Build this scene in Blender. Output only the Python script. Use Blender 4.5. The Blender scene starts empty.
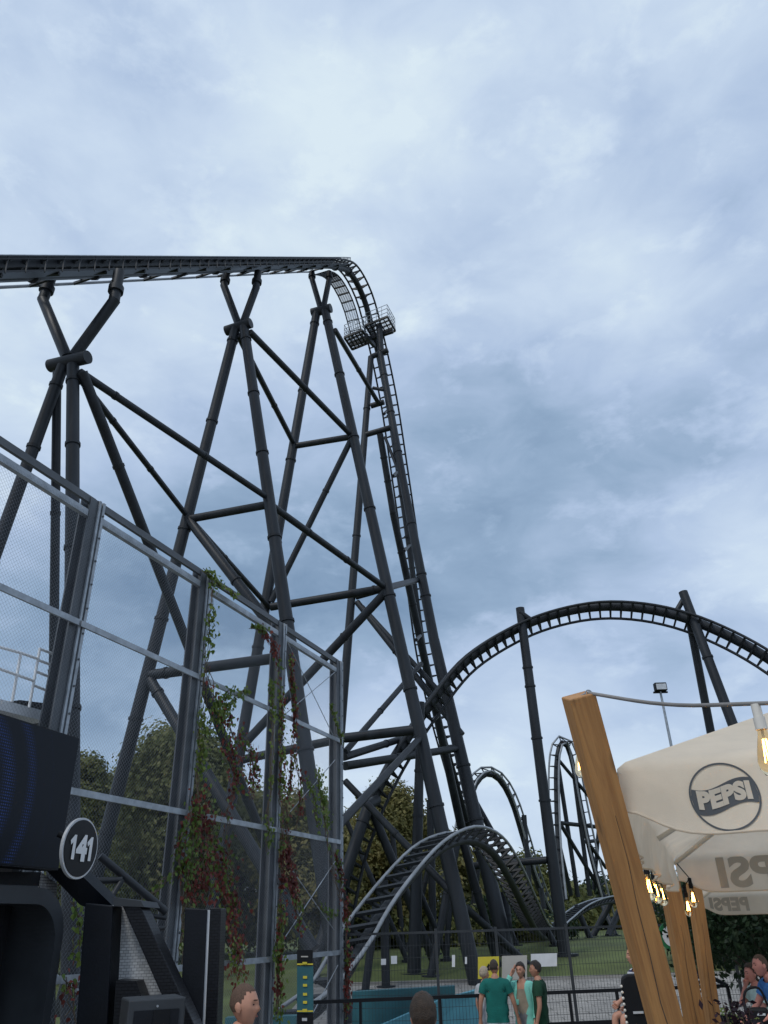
import bpy, bmesh, math, random
from mathutils import Vector, Matrix
from mathutils import noise as mnoise
R = random.Random(7)
SC = bpy.context.scene
COL = SC.collection
rad = math.radians
V = Vector

# ------------------------------------------------------------------ camera
F = 760.0; CZ = 2.2
PITCH = math.atan(413/760.0); ROLL = rad(1.72)
cam_d = bpy.data.cameras.new('camera'); cam = bpy.data.objects.new('camera', cam_d); COL.objects.link(cam)
cam_d.sensor_fit = 'VERTICAL'; cam_d.sensor_height = 36; cam_d.lens = F/1024*36
cam_d.clip_start = .05; cam_d.clip_end = 6000
cam.matrix_world = Matrix.Translation((0, 0, CZ)) @ Matrix.Rotation(math.pi/2+PITCH, 4, 'X') @ Matrix.Rotation(-ROLL, 4, 'Z')
SC.camera = cam
SC.render.resolution_x = 768; SC.render.resolution_y = 1024

def ray(u, v):
    x = (u-384)/F; y = (512-v)/F
    x, y = x*math.cos(ROLL)+y*math.sin(ROLL), -x*math.sin(ROLL)+y*math.cos(ROLL)
    return V((x, math.cos(PITCH)-y*math.sin(PITCH), math.sin(PITCH)+y*math.cos(PITCH)))
CP = V((0, 0, CZ))
def PD(u, v, D): return CP+ray(u, v)*D
def PY(u, v, Y): d = ray(u, v); return CP+d*(Y/d.y)
def PZ(u, v, z): d = ray(u, v); return CP+d*((z-CZ)/d.z)
def PP(u, v, p0, n):
    d = ray(u, v); return CP+d*((p0-CP).dot(n)/d.dot(n))
def gz(y):
    if y < 20: return 0.0
    if y < 31: return .4*(y-20)/11
    if y < 40: return .4+(y-31)*.075
    return 1.075

# ------------------------------------------------------------------ materials
def nodes(name):
    m = bpy.data.materials.new(name); m.use_nodes = True
    nt = m.node_tree; b = nt.nodes['Principled BSDF']; return m, nt, b
def mat(name, col, rough=.5, metal=0., var=.25, scale=3., bump=0., bscale=40., spec=.5, coord='Object', dirt=None, trans=0., stretch=None):
    m, nt, b = nodes(name); N = nt.nodes; L = nt.links
    b.inputs['Roughness'].default_value = rough; b.inputs['Metallic'].default_value = metal
    b.inputs['Specular IOR Level'].default_value = spec
    tc = N.new('ShaderNodeTexCoord')
    nz = N.new('ShaderNodeTexNoise'); nz.inputs['Scale'].default_value = scale; nz.inputs['Detail'].default_value = 6; nz.inputs['Roughness'].default_value = .62
    if stretch:
        mpp = N.new('ShaderNodeMapping'); mpp.inputs['Scale'].default_value = stretch
        L.new(tc.outputs[coord], mpp.inputs['Vector']); L.new(mpp.outputs[0], nz.inputs['Vector'])
    else: L.new(tc.outputs[coord], nz.inputs['Vector'])
    mx = N.new('ShaderNodeMix'); mx.data_type = 'RGBA'
    c = V(col)
    lo = c*(1-var); hi = c*(1+var)
    if dirt: lo = V(dirt)
    mx.inputs['A'].default_value = (*lo, 1); mx.inputs['B'].default_value = (*hi, 1)
    rmp = N.new('ShaderNodeMapRange'); rmp.inputs['From Min'].default_value = .3; rmp.inputs['From Max'].default_value = .7
    L.new(nz.outputs['Fac'], rmp.inputs['Value']); L.new(rmp.outputs['Result'], mx.inputs['Factor'])
    L.new(mx.outputs['Result'], b.inputs['Base Color'])
    rr = N.new('ShaderNodeMapRange'); rr.inputs['To Min'].default_value = rough*.85; rr.inputs['To Max'].default_value = min(1, rough*1.2)
    L.new(nz.outputs['Fac'], rr.inputs['Value']); L.new(rr.outputs['Result'], b.inputs['Roughness'])
    if bump:
        n2 = N.new('ShaderNodeTexNoise'); n2.inputs['Scale'].default_value = bscale; n2.inputs['Detail'].default_value = 4
        L.new(tc.outputs[coord], n2.inputs['Vector'])
        bp = N.new('ShaderNodeBump'); bp.inputs['Strength'].default_value = bump; bp.inputs['Distance'].default_value = .02
        L.new(n2.outputs['Fac'], bp.inputs['Height']); L.new(bp.outputs['Normal'], b.inputs['Normal'])
    if trans:
        tr = N.new('ShaderNodeBsdfTranslucent'); L.new(mx.outputs['Result'], tr.inputs['Color'])
        ms = N.new('ShaderNodeMixShader'); ms.inputs[0].default_value = trans
        out = N['Material Output']
        L.new(b.outputs[0], ms.inputs[1]); L.new(tr.outputs[0], ms.inputs[2]); L.new(ms.outputs[0], out.inputs['Surface'])
    return m
def leafmat(name, cols, trans=.38, rough=.55):
    m, nt, b = nodes(name); N = nt.nodes; L = nt.links
    g = N.new('ShaderNodeNewGeometry'); cr = N.new('ShaderNodeValToRGB')
    el = cr.color_ramp.elements
    while len(el) < len(cols): el.new(.5)
    for i, c in enumerate(cols): el[i].position = i/(len(cols)-1); el[i].color = (*c, 1)
    tc = N.new('ShaderNodeTexCoord'); nz = N.new('ShaderNodeTexNoise'); nz.inputs['Scale'].default_value = .45; nz.inputs['Detail'].default_value = 3
    L.new(tc.outputs['Object'], nz.inputs['Vector'])
    mm = N.new('ShaderNodeMath'); mm.operation = 'MULTIPLY_ADD'; mm.inputs[1].default_value = .5
    a2 = N.new('ShaderNodeMath'); a2.operation = 'MULTIPLY_ADD'; a2.inputs[1].default_value = 1.6; a2.inputs[2].default_value = -.55
    L.new(nz.outputs['Fac'], a2.inputs[0])
    L.new(g.outputs['Random Per Island'], mm.inputs[0]); L.new(a2.outputs[0], mm.inputs[2])
    L.new(mm.outputs[0], cr.inputs['Fac']); L.new(cr.outputs['Color'], b.inputs['Base Color'])
    b.inputs['Roughness'].default_value = rough; b.inputs['Specular IOR Level'].default_value = .3
    tr = N.new('ShaderNodeBsdfTranslucent'); L.new(cr.outputs['Color'], tr.inputs['Color'])
    ms = N.new('ShaderNodeMixShader'); ms.inputs[0].default_value = trans
    L.new(b.outputs[0], ms.inputs[1]); L.new(tr.outputs[0], ms.inputs[2]); L.new(ms.outputs[0], N['Material Output'].inputs['Surface'])
    return m
def brickmat(name, c1, mortar, sx, sy, rough=.5, bump=.6):
    m, nt, b = nodes(name); N = nt.nodes; L = nt.links
    tc = N.new('ShaderNodeTexCoord'); sep = N.new('ShaderNodeSeparateXYZ'); cmb = N.new('ShaderNodeCombineXYZ')
    L.new(tc.outputs['Object'], sep.inputs[0])
    ad = N.new('ShaderNodeMath'); ad.operation = 'ADD'; L.new(sep.outputs['X'], ad.inputs[0]); L.new(sep.outputs['Y'], ad.inputs[1])
    L.new(ad.outputs[0], cmb.inputs['X']); L.new(sep.outputs['Z'], cmb.inputs['Y'])
    br = N.new('ShaderNodeTexBrick'); L.new(cmb.outputs[0], br.inputs['Vector'])
    br.inputs['Scale'].default_value = 1; br.inputs['Brick Width'].default_value = sx; br.inputs['Row Height'].default_value = sy
    br.inputs['Mortar Size'].default_value = sy*.1; br.inputs['Mortar Smooth'].default_value = .3
    c = V(c1)
    br.inputs['Color1'].default_value = (*(c*.85), 1); br.inputs['Color2'].default_value = (*(c*1.15), 1); br.inputs['Mortar'].default_value = (*mortar, 1)
    L.new(br.outputs['Color'], b.inputs['Base Color']); b.inputs['Roughness'].default_value = rough; b.inputs['Specular IOR Level'].default_value = .25
    bp = N.new('ShaderNodeBump'); bp.inputs['Strength'].default_value = bump; bp.inputs['Distance'].default_value = .01; bp.invert = True
    L.new(br.outputs['Fac'], bp.inputs['Height']); L.new(bp.outputs['Normal'], b.inputs['Normal'])
    return m
def woodmat(name, col, dark):
    m, nt, b = nodes(name); N = nt.nodes; L = nt.links
    tc = N.new('ShaderNodeTexCoord'); mp = N.new('ShaderNodeMapping'); mp.inputs['Scale'].default_value = (22, 22, 1.1)
    L.new(tc.outputs['Object'], mp.inputs['Vector'])
    nz = N.new('ShaderNodeTexNoise'); nz.inputs['Scale'].default_value = 1.6; nz.inputs['Detail'].default_value = 8; nz.inputs['Roughness'].default_value = .65; nz.inputs['Distortion'].default_value = .8
    L.new(mp.outputs[0], nz.inputs['Vector'])
    cr = N.new('ShaderNodeValToRGB'); e = cr.color_ramp.elements
    e[0].position = .28; e[0].color = (*dark, 1); e[1].position = .62; e[1].color = (*col, 1)
    L.new(nz.outputs['Fac'], cr.inputs['Fac'])
    # knots
    vo = N.new('ShaderNodeTexVoronoi'); mp2 = N.new('ShaderNodeMapping'); mp2.inputs['Scale'].default_value = (7, 7, 2.6)
    L.new(tc.outputs['Object'], mp2.inputs['Vector']); L.new(mp2.outputs[0], vo.inputs['Vector']); vo.inputs['Scale'].default_value = 1
    kr = N.new('ShaderNodeValToRGB'); k = kr.color_ramp.elements; k[0].position = .06; k[0].color = (.25, .25, .25, 1); k[1].position = .16; k[1].color = (1, 1, 1, 1)
    L.new(vo.outputs['Distance'], kr.inputs['Fac'])
    mx = N.new('ShaderNodeMix'); mx.data_type = 'RGBA'; mx.blend_type = 'MULTIPLY'; mx.inputs['Factor'].default_value = .8
    L.new(cr.outputs['Color'], mx.inputs['A']); L.new(kr.outputs['Color'], mx.inputs['B'])
    L.new(mx.outputs['Result'], b.inputs['Base Color'])
    b.inputs['Roughness'].default_value = .62
    bp = N.new('ShaderNodeBump'); bp.inputs['Strength'].default_value = .35; bp.inputs['Distance'].default_value = .004
    L.new(nz.outputs['Fac'], bp.inputs['Height']); L.new(bp.outputs['Normal'], b.inputs['Normal'])
    return m
def emit(name, col, s):
    m = bpy.data.materials.new(name); m.use_nodes = True; nt = m.node_tree
    b = nt.nodes['Principled BSDF']; b.inputs['Base Color'].default_value = (*[c*.5 for c in col], 1)
    b.inputs['Emission Color'].default_value = (*col, 1); b.inputs['Emission Strength'].default_value = s
    return m

M = {}
M['steel'] = mat('dark_steel_paint', (.016, .0195, .024), .48, 0, .5, 1.0, .15, 25, .35, stretch=(3.2, 3.2, .35))
M['steel2'] = mat('dark_steel_paint_old', (.014, .017, .021), .5, 0, .45, .9, spec=.35)
M['rail'] = mat('worn_rail_steel', (.25, .265, .28), .38, .35, .25, 1.5)
M['galv'] = mat('galvanised_steel', (.30, .33, .36), .45, .35, .3, 6, .1, 60)
M['post'] = mat('grey_painted_post', (.075, .084, .094), .5, .1, .3, 2.0, .1, 40)
M['net'] = mat('net_wire', (.17, .19, .22), .5, .3, .1)
M['wire'] = mat('dark_fence_wire', (.03, .034, .038), .5, 0, .2)
M['black'] = mat('black_paint', (.006, .007, .009), .6, 0, .3, 3, .1, 30, .25)
M['blackgloss'] = mat('black_gloss', (.006, .007, .009), .4, 0, .2, spec=.2)
M['navy'] = mat('navy_panel', (.005, .007, .011), .55, 0, .35, 2.5, .1, 60, .25)
M['grey'] = mat('grey_frame', (.035, .04, .046), .55, 0, .25, 2, spec=.3)
M['white'] = mat('white_paint', (.72, .73, .74), .5, 0, .1, 2, dirt=(.55, .56, .56))
M['lightgrey'] = mat('light_grey_metal', (.5, .52, .54), .45, .2, .15, 4)
M['blackbrick'] = brickmat('black_brick', (.010, .011, .014), (.002, .002, .003), .05, .022, .35)
M['whitebrick'] = brickmat('white_brick', (.66, .67, .67), (.30, .30, .31), .04, .02)
M['wood'] = woodmat('oiled_pine', (.47, .235, .078), (.28, .125, .04))
M['wood2'] = woodmat('oiled_pine_worn', (.41, .205, .068), (.24, .11, .036))
M['cloth'] = mat('cream_canvas', (.85, .745, .60), .8, 0, .08, 2.2, .25, 320, .2, dirt=(.74, .65, .525), trans=.42)
M['print_through'] = mat('grey_print_seen_through', (.44, .405, .35), .8, 0, .1, 3, 0, 40, .2)
M['print'] = mat('grey_print', (.075, .08, .085), .8, 0, .1, 3, 0, 40, .2)
M['pole'] = mat('cream_pole', (.66, .62, .55), .4, .1, .1)
M['pave'] = mat('stone_paving', (.27, .255, .235), .85, 0, .25, .8, .4, 12)
M['ground'] = mat('grass_ground', (.088, .112, .038), .9, 0, .4, .35, .6, 9, .2, dirt=(.062, .07, .026))
M['bark'] = mat('bark', (.075, .055, .04), .9, 0, .4, 4, .8, 14)
M['leafA'] = leafmat('dark_foliage', [(.06, .072, .024), (.11, .126, .04), (.165, .175, .06), (.23, .215, .085)])
M['leafB'] = leafmat('olive_foliage', [(.08, .086, .028), (.15, .15, .05), (.23, .21, .075), (.30, .245, .095)])
M['leafC'] = leafmat('deep_foliage', [(.008, .02, .009), (.014, .032, .012), (.025, .05, .018), (.05, .075, .03)])
M['vineG'] = leafmat('green_vine', [(.05, .085, .015), (.09, .145, .026), (.15, .20, .04), (.22, .25, .055)], .35)
M['vineR'] = leafmat('red_vine', [(.05, .016, .014), (.12, .028, .022), (.20, .045, .035), (.16, .09, .04)], .35)
M['purple'] = leafmat('purple_leaves', [(.008, .004, .007), (.018, .007, .013), (.035, .012, .022), (.05, .02, .03)], .15)
M['stem'] = mat('vine_stem', (.10, .075, .05), .9)
M['teal'] = mat('teal_pool_paint', (.02, .10, .12), .5, 0, .3, 1.5, .1, 10)
M['skyblue'] = mat('pale_blue_paint', (.09, .30, .38), .5, 0, .2, 1.5)
M['yellow'] = mat('yellow_board', (.58, .48, .04), .5, 0, .08)
M['board'] = mat('beige_board', (.42, .40, .36), .6, 0, .1)
M['green'] = mat('green_sign', (.02, .16, .06), .5, 0, .1)
M['cable'] = mat('grey_cable', (.20, .19, .18), .6)
M['skin'] = mat('skin', (.48, .245, .165), .5, 0, .14, 9, .1, 200, .4)
M['skin2'] = mat('skin_tan', (.40, .20, .13), .5, 0, .14, 9, .1, 200, .4)
M['skinred'] = mat('skin_flushed', (.52, .22, .17), .5, 0, .14, 9, .1, 200, .4)
M['lip'] = mat('lips', (.36, .12, .10), .45)
M['eye'] = mat('eye', (.02, .015, .012), .2)
M['hairdk'] = mat('dark_hair', (.022, .015, .011), .55, 0, .4, 40, .8, 160)
M['hairbuzz'] = mat('buzzed_hair', (.115, .07, .048), .85, 0, .4, 120, .5, 300)
M['hairbr'] = mat('brown_hair', (.045, .03, .02), .6, 0, .4, 40, .8, 160)
M['hairgr'] = mat('blond_grey_hair', (.42, .34, .25), .6, 0, .3, 40, .8, 160)
def clothm(n, c): return mat(n, c, .85, 0, .18, 7, .35, 60, .2)
M['tealtee'] = clothm('teal_cotton', (.012, .125, .105)); M['mint'] = clothm('mint_fleece', (.22, .60, .50)); M['dkgreen'] = clothm('dark_green_cotton', (.014, .05, .028))
M['ltgrey'] = clothm('light_grey_cotton', (.48, .50, .52)); M['midgrey'] = clothm('grey_cotton', (.22, .22, .23)); M['blacktee'] = clothm('black_cotton', (.012, .012, .014))
M['taupe'] = clothm('taupe_cotton', (.30, .25, .19)); M['blue'] = clothm('blue_cotton', (.05, .16, .40)); M['palemint'] = clothm('pale_mint_cotton', (.5, .66, .62))
m, nt, b = nodes('striped_cotton'); M['stripe'] = m
tc = nt.nodes.new('ShaderNodeTexCoord'); wv = nt.nodes.new('ShaderNodeTexWave'); wv.bands_direction = 'Z'; wv.inputs['Scale'].default_value = 7
cr = nt.nodes.new('ShaderNodeValToRGB'); cr.color_ramp.interpolation = 'CONSTANT'; cr.color_ramp.elements[1].position = .5
cr.color_ramp.elements[0].color = (.6, .6, .62, 1); cr.color_ramp.elements[1].color = (.03, .035, .09, 1)
nt.links.new(tc.outputs['Object'], wv.inputs['Vector']); nt.links.new(wv.outputs['Fac'], cr.inputs['Fac']); nt.links.new(cr.outputs['Color'], b.inputs['Base Color']); b.inputs['Roughness'].default_value = .85
# lamp glass
m, nt, b = nodes('amber_glass'); M['glass'] = m
b.inputs['Base Color'].default_value = (1, .80, .50, 1); b.inputs['Roughness'].default_value = .03; b.inputs['Transmission Weight'].default_value = 1; b.inputs['IOR'].default_value = 1.12
M['filament'] = emit('glowing_filament', (1, .50, .12), 24)
# screen: dark LED panel, arcs of blue pixels
m, nt, b = nodes('led_screen'); M['led'] = m; N = nt.nodes; L = nt.links
tc = N.new('ShaderNodeTexCoord'); uvn = N.new('ShaderNodeUVMap'); 
def mth(op, a, bb=None, c=None):
    n = N.new('ShaderNodeMath'); n.operation = op
    for i, x in enumerate((a, bb, c)):
        if x is None: continue
        if isinstance(x, (int, float)): n.inputs[i].default_value = x
        else: L.new(x, n.inputs[i])
    return n.outputs[0]
sp = N.new('ShaderNodeSeparateXYZ'); L.new(uvn.outputs[0], sp.inputs[0])
ux, uy = sp.outputs['X'], sp.outputs['Y']
S = 42.0
fx = mth('SUBTRACT', mth('FRACT', mth('MULTIPLY', ux, S)), .5); fy = mth('SUBTRACT', mth('FRACT', mth('MULTIPLY', uy, S)), .5)
dot = mth('LESS_THAN', mth('ADD', mth('MULTIPLY', fx, fx), mth('MULTIPLY', fy, fy)), .07)
dx = ux; dy = uy
rr = mth('SQRT', mth('ADD', mth('MULTIPLY', dx, dx), mth('MULTIPLY', dy, dy)))
def band(r0, w): return mth('MAXIMUM', mth('SUBTRACT', 1, mth('DIVIDE', mth('ABSOLUTE', mth('SUBTRACT', rr, r0)), w)), 0)
bsum = mth('ADD', mth('ADD', band(1.0, .07), mth('MULTIPLY', band(.72, .10), 1.3)), mth('MULTIPLY', band(1.27, .012), .2))
bsum = mth('ADD', bsum, mth('MULTIPLY', band(1.14, .02), .06))
es = mth('MULTIPLY', mth('MULTIPLY', dot, bsum), .13)
b.inputs['Emission Color'].default_value = (.04, .12, .60, 1); L.new(es, b.inputs['Emission Strength'])
b.inputs['Base Color'].default_value = (.005, .008, .014, 1); b.inputs['Roughness'].default_value = .55; b.inputs['Specular IOR Level'].default_value = .2

# ------------------------------------------------------------------ builders
def wloc(o): return V(o['_l']) if o is not None else V((0, 0, 0))
class MB:
    def __init__(s): s.v = []; s.f = []; s.mi = []; s.smooth = []
    def add(s, vs, fs, mi=0, sm=False):
        k = len(s.v); s.v += [V(q) for q in vs]
        for f in fs: s.f.append([i+k for i in f]); s.mi.append(mi); s.smooth.append(sm)
    def tube(s, pts, r, seg=12, caps=True, mi=0, squash=None):
        pts = [V(q) for q in pts]; n = len(pts)
        if not isinstance(r, (list, tuple)): r = [r]*n
        k = len(s.v); prev = None
        for i, q in enumerate(pts):
            t = (pts[min(i+1, n-1)]-pts[max(i-1, 0)]).normalized()
            if prev is None:
                a = V((0, 0, 1)) if abs(t.z) < .9 else V((1, 0, 0))
                u = t.cross(a).normalized()
            else:
                u = (prev-t*prev.dot(t)).normalized()
            prev = u; w = t.cross(u)
            for j in range(seg):
                an = 2*math.pi*j/seg
                s.v.append(q+(u*math.cos(an)+w*math.sin(an))*r[i])
        for i in range(n-1):
            for j in range(seg):
                a = k+i*seg+j; b_ = k+i*seg+(j+1) % seg
                s.f.append([a, b_, b_+seg, a+seg]); s.mi.append(mi); s.smooth.append(True)
        if caps:
            for k2, rv in ((k, True), (k+(n-1)*seg, False)):
                c0 = len(s.v); s.v += [s.v[k2+j].copy() for j in range(seg)]; ff = [c0+j for j in range(seg)]
                s.f.append(ff[::-1] if rv else ff); s.mi.append(mi); s.smooth.append(False)
        return s
    def bar(s, a, b_, w, h, up=V((0, 0, 1)), mi=0):
        a = V(a); b_ = V(b_); t = (b_-a).normalized(); up = V(up)
        if abs(t.dot(up)) > .98: up = V((0, 1, 0)) if abs(t.y) < .9 else V((1, 0, 0))
        x = t.cross(up).normalized()*(w/2); y = x.cross(t).normalized()*(h/2)
        vs = [a-x-y, a+x-y, a+x+y, a-x+y, b_-x-y, b_+x-y, b_+x+y, b_-x+y]
        s.add(vs, [(3, 2, 1, 0), (4, 5, 6, 7), (0, 1, 5, 4), (1, 2, 6, 5), (2, 3, 7, 6), (3, 0, 4, 7)], mi); return s
    def box(s, c, size, rz=0, mi=0):
        c = V(c); a, b_, d = [q/2 for q in size]; m = Matrix.Rotation(rz, 3, 'Z')
        vs = [c+m @ V((x*a, y*b_, z*d)) for z in (-1, 1) for y in (-1, 1) for x in (-1, 1)]
        s.add(vs, [(0, 2, 3, 1), (4, 5, 7, 6), (0, 1, 5, 4), (1, 3, 7, 5), (3, 2, 6, 7), (2, 0, 4, 6)], mi); return s
    def prism(s, poly, off, mi=0):
        n = len(poly); poly = [V(q) for q in poly]; off = V(off)
        s.add(poly+[q+off for q in poly], [list(range(n)), list(range(n, 2*n))[::-1]]+[[i, i+n, (i+1) % n+n, (i+1) % n] for i in range(n)], mi); return s
    def quad(s, a, b_, c, d, mi=0): s.add([a, b_, c, d], [(0, 1, 2, 3)], mi); return s
    def sphere(s, c, r, seg=12, rings=8, sc=(1, 1, 1), mi=0):
        c = V(c); vs = []; fs = []
        for i in range(rings+1):
            th = math.pi*i/rings
            for j in range(seg):
                ph = 2*math.pi*j/seg
                vs.append(c+V((math.sin(th)*math.cos(ph)*sc[0], math.sin(th)*math.sin(ph)*sc[1], math.cos(th)*sc[2]))*r)
        for i in range(rings):
            for j in range(seg): fs.append((i*seg+j, (i+1)*seg+j, (i+1)*seg+(j+1) % seg, i*seg+(j+1) % seg))
        s.add(vs, fs, mi, True); return s
    def build(s, name, mats, parent=None, origin=None, bevel=0, fixn=True):
        o0 = wloc(parent) if parent is not None else (V(origin) if origin is not None else V((0, 0, 0)))
        me = bpy.data.meshes.new(name)
        me.from_pydata([tuple(q-o0) for q in s.v], [], s.f)
        if not isinstance(mats, (list, tuple)): mats = [mats]
        for m_ in mats: me.materials.append(m_)
        me.polygons.foreach_set('material_index', s.mi); me.polygons.foreach_set('use_smooth', s.smooth)
        if fixn:
            bm = bmesh.new(); bm.from_mesh(me); bmesh.ops.recalc_face_normals(bm, faces=bm.faces); bm.to_mesh(me); bm.free()
        me.update()
        o = bpy.data.objects.new(name, me); COL.objects.link(o)
        o['_l'] = tuple(o0)
        if parent is not None: o.parent = parent
        else: o.location = o0
        if bevel:
            bv = o.modifiers.new('bevel', 'BEVEL'); bv.width = bevel; bv.segments = 2; bv.limit_method = 'ANGLE'
        return o
def tag(o, label, cat, group=None):
    o['label'] = label; o['category'] = cat
    if group: o['group'] = group
    return o
def thing(name, loc, label, cat, group=None):
    o = bpy.data.objects.new(name, None); COL.objects.link(o); o.location = loc; o['_l'] = tuple(loc); o.empty_display_size = .3
    return tag(o, label, cat, group)
def struct(o): o['kind'] = 'structure'; return o
def crom(pts, n):
    pts = [V(q) for q in pts]; P = [pts[0]*2-pts[1]]+pts+[pts[-1]*2-pts[-2]]
    dense = []
    for i in range(1, len(P)-2):
        a, b_, c, d = P[i-1:i+3]
        for k in range(24):
            t = k/24; dense.append(.5*((2*b_)+(c-a)*t+(2*a-5*b_+4*c-d)*t*t+(3*b_-a-3*c+d)*t*t*t))
    dense.append(P[-2])
    # equal arc length
    ls = [0]
    for i in range(1, len(dense)): ls.append(ls[-1]+(dense[i]-dense[i-1]).length)
    out = []; j = 0
    for k in range(n+1):
        s_ = ls[-1]*k/n
        while j < len(ls)-2 and ls[j+1] < s_: j += 1
        f = (s_-ls[j])/max(1e-9, ls[j+1]-ls[j]); out.append(dense[j].lerp(dense[j+1], f))
    return out, ls[-1]
def textmesh(s, size=1., bold=.0):
    cu = bpy.data.curves.new('txt', 'FONT'); cu.body = s; cu.size = size; cu.offset = bold; cu.align_x = 'CENTER'; cu.align_y = 'CENTER'; cu.resolution_u = 5; cu.space_character = 1.07
    o = bpy.data.objects.new('txt', cu); COL.objects.link(o)
    dg = bpy.context.evaluated_depsgraph_get(); me = bpy.data.meshes.new_from_object(o.evaluated_get(dg))
    bpy.data.objects.remove(o)
    bm = bmesh.new(); bm.from_mesh(me); bmesh.ops.triangulate(bm, faces=bm.faces)
    for _ in range(2):
        es = [e for e in bm.edges if e.calc_length() > size*.12]
        if es: bmesh.ops.subdivide_edges(bm, edges=es, cuts=1); bmesh.ops.triangulate(bm, faces=bm.faces)
    vs = [v.co.copy() for v in bm.verts]; bm.verts.index_update(); fs = [[v.index for v in f.verts] for f in bm.faces]
    bm.free(); bpy.data.meshes.remove(me); bpy.data.curves.remove(cu)
    return vs, fs

# ------------------------------------------------------------------ steel tubes with bolted flanges
def ptube(parent, name, a, b_, d, d2=None, flanges=(), m_='steel', seg=14, ring=1.16, to_ground=None):
    a = V(a); b_ = V(b_)
    if to_ground is not None:
        k = (to_ground-a.z)/(b_.z-a.z); b_ = a.lerp(b_, k)
    d *= .87; d2 = (d2*.87) if d2 else d
    mb = MB().tube([a, b_], [d/2, d2/2], seg)
    o = mb.build(name, M[m_], parent)
    t = (b_-a).normalized()
    for f in flanges:
        q = a.lerp(b_, f); r = (d+(d2-d)*f)/2
        MB().tube([q-t*.045, q+t*.045], r*ring, seg).build('flange', M['steel2'], o)
    return o

# ================================================================== ROLLER COASTER, lift hill and towers
D0 = 21.0
dT = ray(570, 258.6).normalized(); Hh = V((dT.x, dT.y, 0)).normalized(); AX = V((Hh.y, -Hh.x, 0))
N0 = PD(68, 362, D0); N1 = PD(238, 327, D0*1.512); N2 = PD(322, 310, D0*2.024); N3 = N0+(N1-N0)*3
NB = [N0, N1, N2, N3]
def B(i, u, v): return PP(u, v, NB[i], Hh)
def A_(u, v): return PP(u, v, N0, AX)
T0 = PP(82, 263, N0, Hh)

def track(root, pts, upfn, gauge=1.2, spine_r=.25, spine_off=.38, rail_r=.07, tie=1.0, cap=99, n=None, railmat='rail', tiemat='steel2', box=True, flange_every=None, tw=.08):
    _, Ln = crom(pts, 4); n = n or int(Ln/tie); ps, Ln = crom(pts, n)
    fr = []
    for i, p_ in enumerate(ps):
        t = (ps[min(i+1, n)]-ps[max(i-1, 0)]).normalized(); up = upfn(i/n, p_, t); s_ = t.cross(up).normalized(); fr.append((p_, t, s_, s_.cross(t).normalized()))
    sp_o = MB().tube([p_-u_*spine_off for p_, t, s_, u_ in fr], spine_r, 10).build('spine', M['steel'], root)
    for sg in (-1, 1):
        MB().tube([p_+s_*sg*gauge/2 for p_, t, s_, u_ in fr], rail_r, 8).build('rail', M[railmat], root)
    order = sorted(range(len(fr)), key=lambda i: (fr[i][0]-CP).length)
    rest = MB(); nrest = 0
    for q, i in enumerate(order):
        p_, t, s_, u_ = fr[i]; mb = MB() if q < cap else rest
        sp_ = p_-u_*spine_off
        for sg in (-1, 1):
            mb.bar(p_+s_*sg*gauge/2, sp_+s_*sg*spine_r*.7, .07, .09, t)
        mb.bar(p_-s_*gauge/2-u_*.05, p_+s_*gauge/2-u_*.05, tw, .08, u_)
        if q < cap: mb.build('crosstie', M[tiemat], root)
        else: nrest += 1
    if nrest:
        o = rest.build('crossties', M[tiemat], root); o['kind'] = 'stuff'
    if flange_every:
        for i in range(0, n, flange_every):
            p_, t, s_, u_ = fr[i]; c = p_-u_*spine_off
            MB().tube([c-t*.06, c+t*.06], spine_r*1.35, 12).build('flange', M['steel2'], sp_o)
    return fr

# --- the climbing track, crest and first drop
climb = [T0+dT*s_ for s_ in (-14, -9, -4, 0, 5, 10, 15, 20, 24)]
drop = [PP(u, v, T0, AX) for u, v in [(346, 266), (356, 279), (365, 299), (372, 324), (381, 362), (390, 408), (399, 468), (408, 530), (416, 590), (425, 652), (438, 712), (454, 770), (470, 828), (487, 880)]]
crest0 = PP(333, 262, T0, AX)
climb = [p_ for p_ in climb if p_.y < crest0.y-1.5]+[crest0]
top = thing('lift_track', (T0.x, T0.y, 0), 'dark steel track climbing from the left edge over the highest crest and first drop', 'roller coaster track')
fr = track(top, climb+drop, lambda f, p_, t: AX.cross(t), gauge=1.2, spine_r=.20, spine_off=.26, rail_r=.065, tie=.72, railmat='steel2', flange_every=4)
# walkways either side of the climb
cl = [q for q in fr if q[0].y < crest0.y-.4]
edge = MB(); w1 = MB(); rl = MB(); brk = []
def off(q, a, u): return q[0]+q[2]*a+q[3]*u
# side vector points to +AX or -AX ?
sgn = 1 if fr[0][2].dot(AX) > 0 else -1
MB().tube([off(q, -1.3*sgn, -.3) for q in cl], .05, 6).build('walkway_edge', M['rail'], top)
MB().tube([off(q, -1.0*sgn, -.2) for q in cl], .045, 6).build('walkway_edge', M['steel2'], top)
for i, q in enumerate(cl):
    if i % 3 == 0:
        MB().bar(off(q, -1.3*sgn, -.3), off(q, -.1*sgn, -.3), .07, .09).bar(off(q, 1.3*sgn, -.62), off(q, .1*sgn, -.35), .07, .09).build('bracket', M['steel2'], top)
tr2 = MB()
for a, b_ in zip(cl[:-1], cl[1:]): tr2.prism([off(a, -.42, -.2), off(a, .42, -.2), off(b_, .42, -.2), off(b_, -.42, -.2)], a[3]*.22)
tr2.build('launch_trough', M['steel'], top)
wk = MB()
for i in range(len(cl)-1):
    a, b_ = cl[i], cl[i+1]
    wk.prism([off(a, .8*sgn, -.58), off(a, 1.4*sgn, -.58), off(b_, 1.4*sgn, -.58), off(b_, .8*sgn, -.58)], a[3]*.05)
wk.build('walkway', M['steel2'], top)
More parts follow.
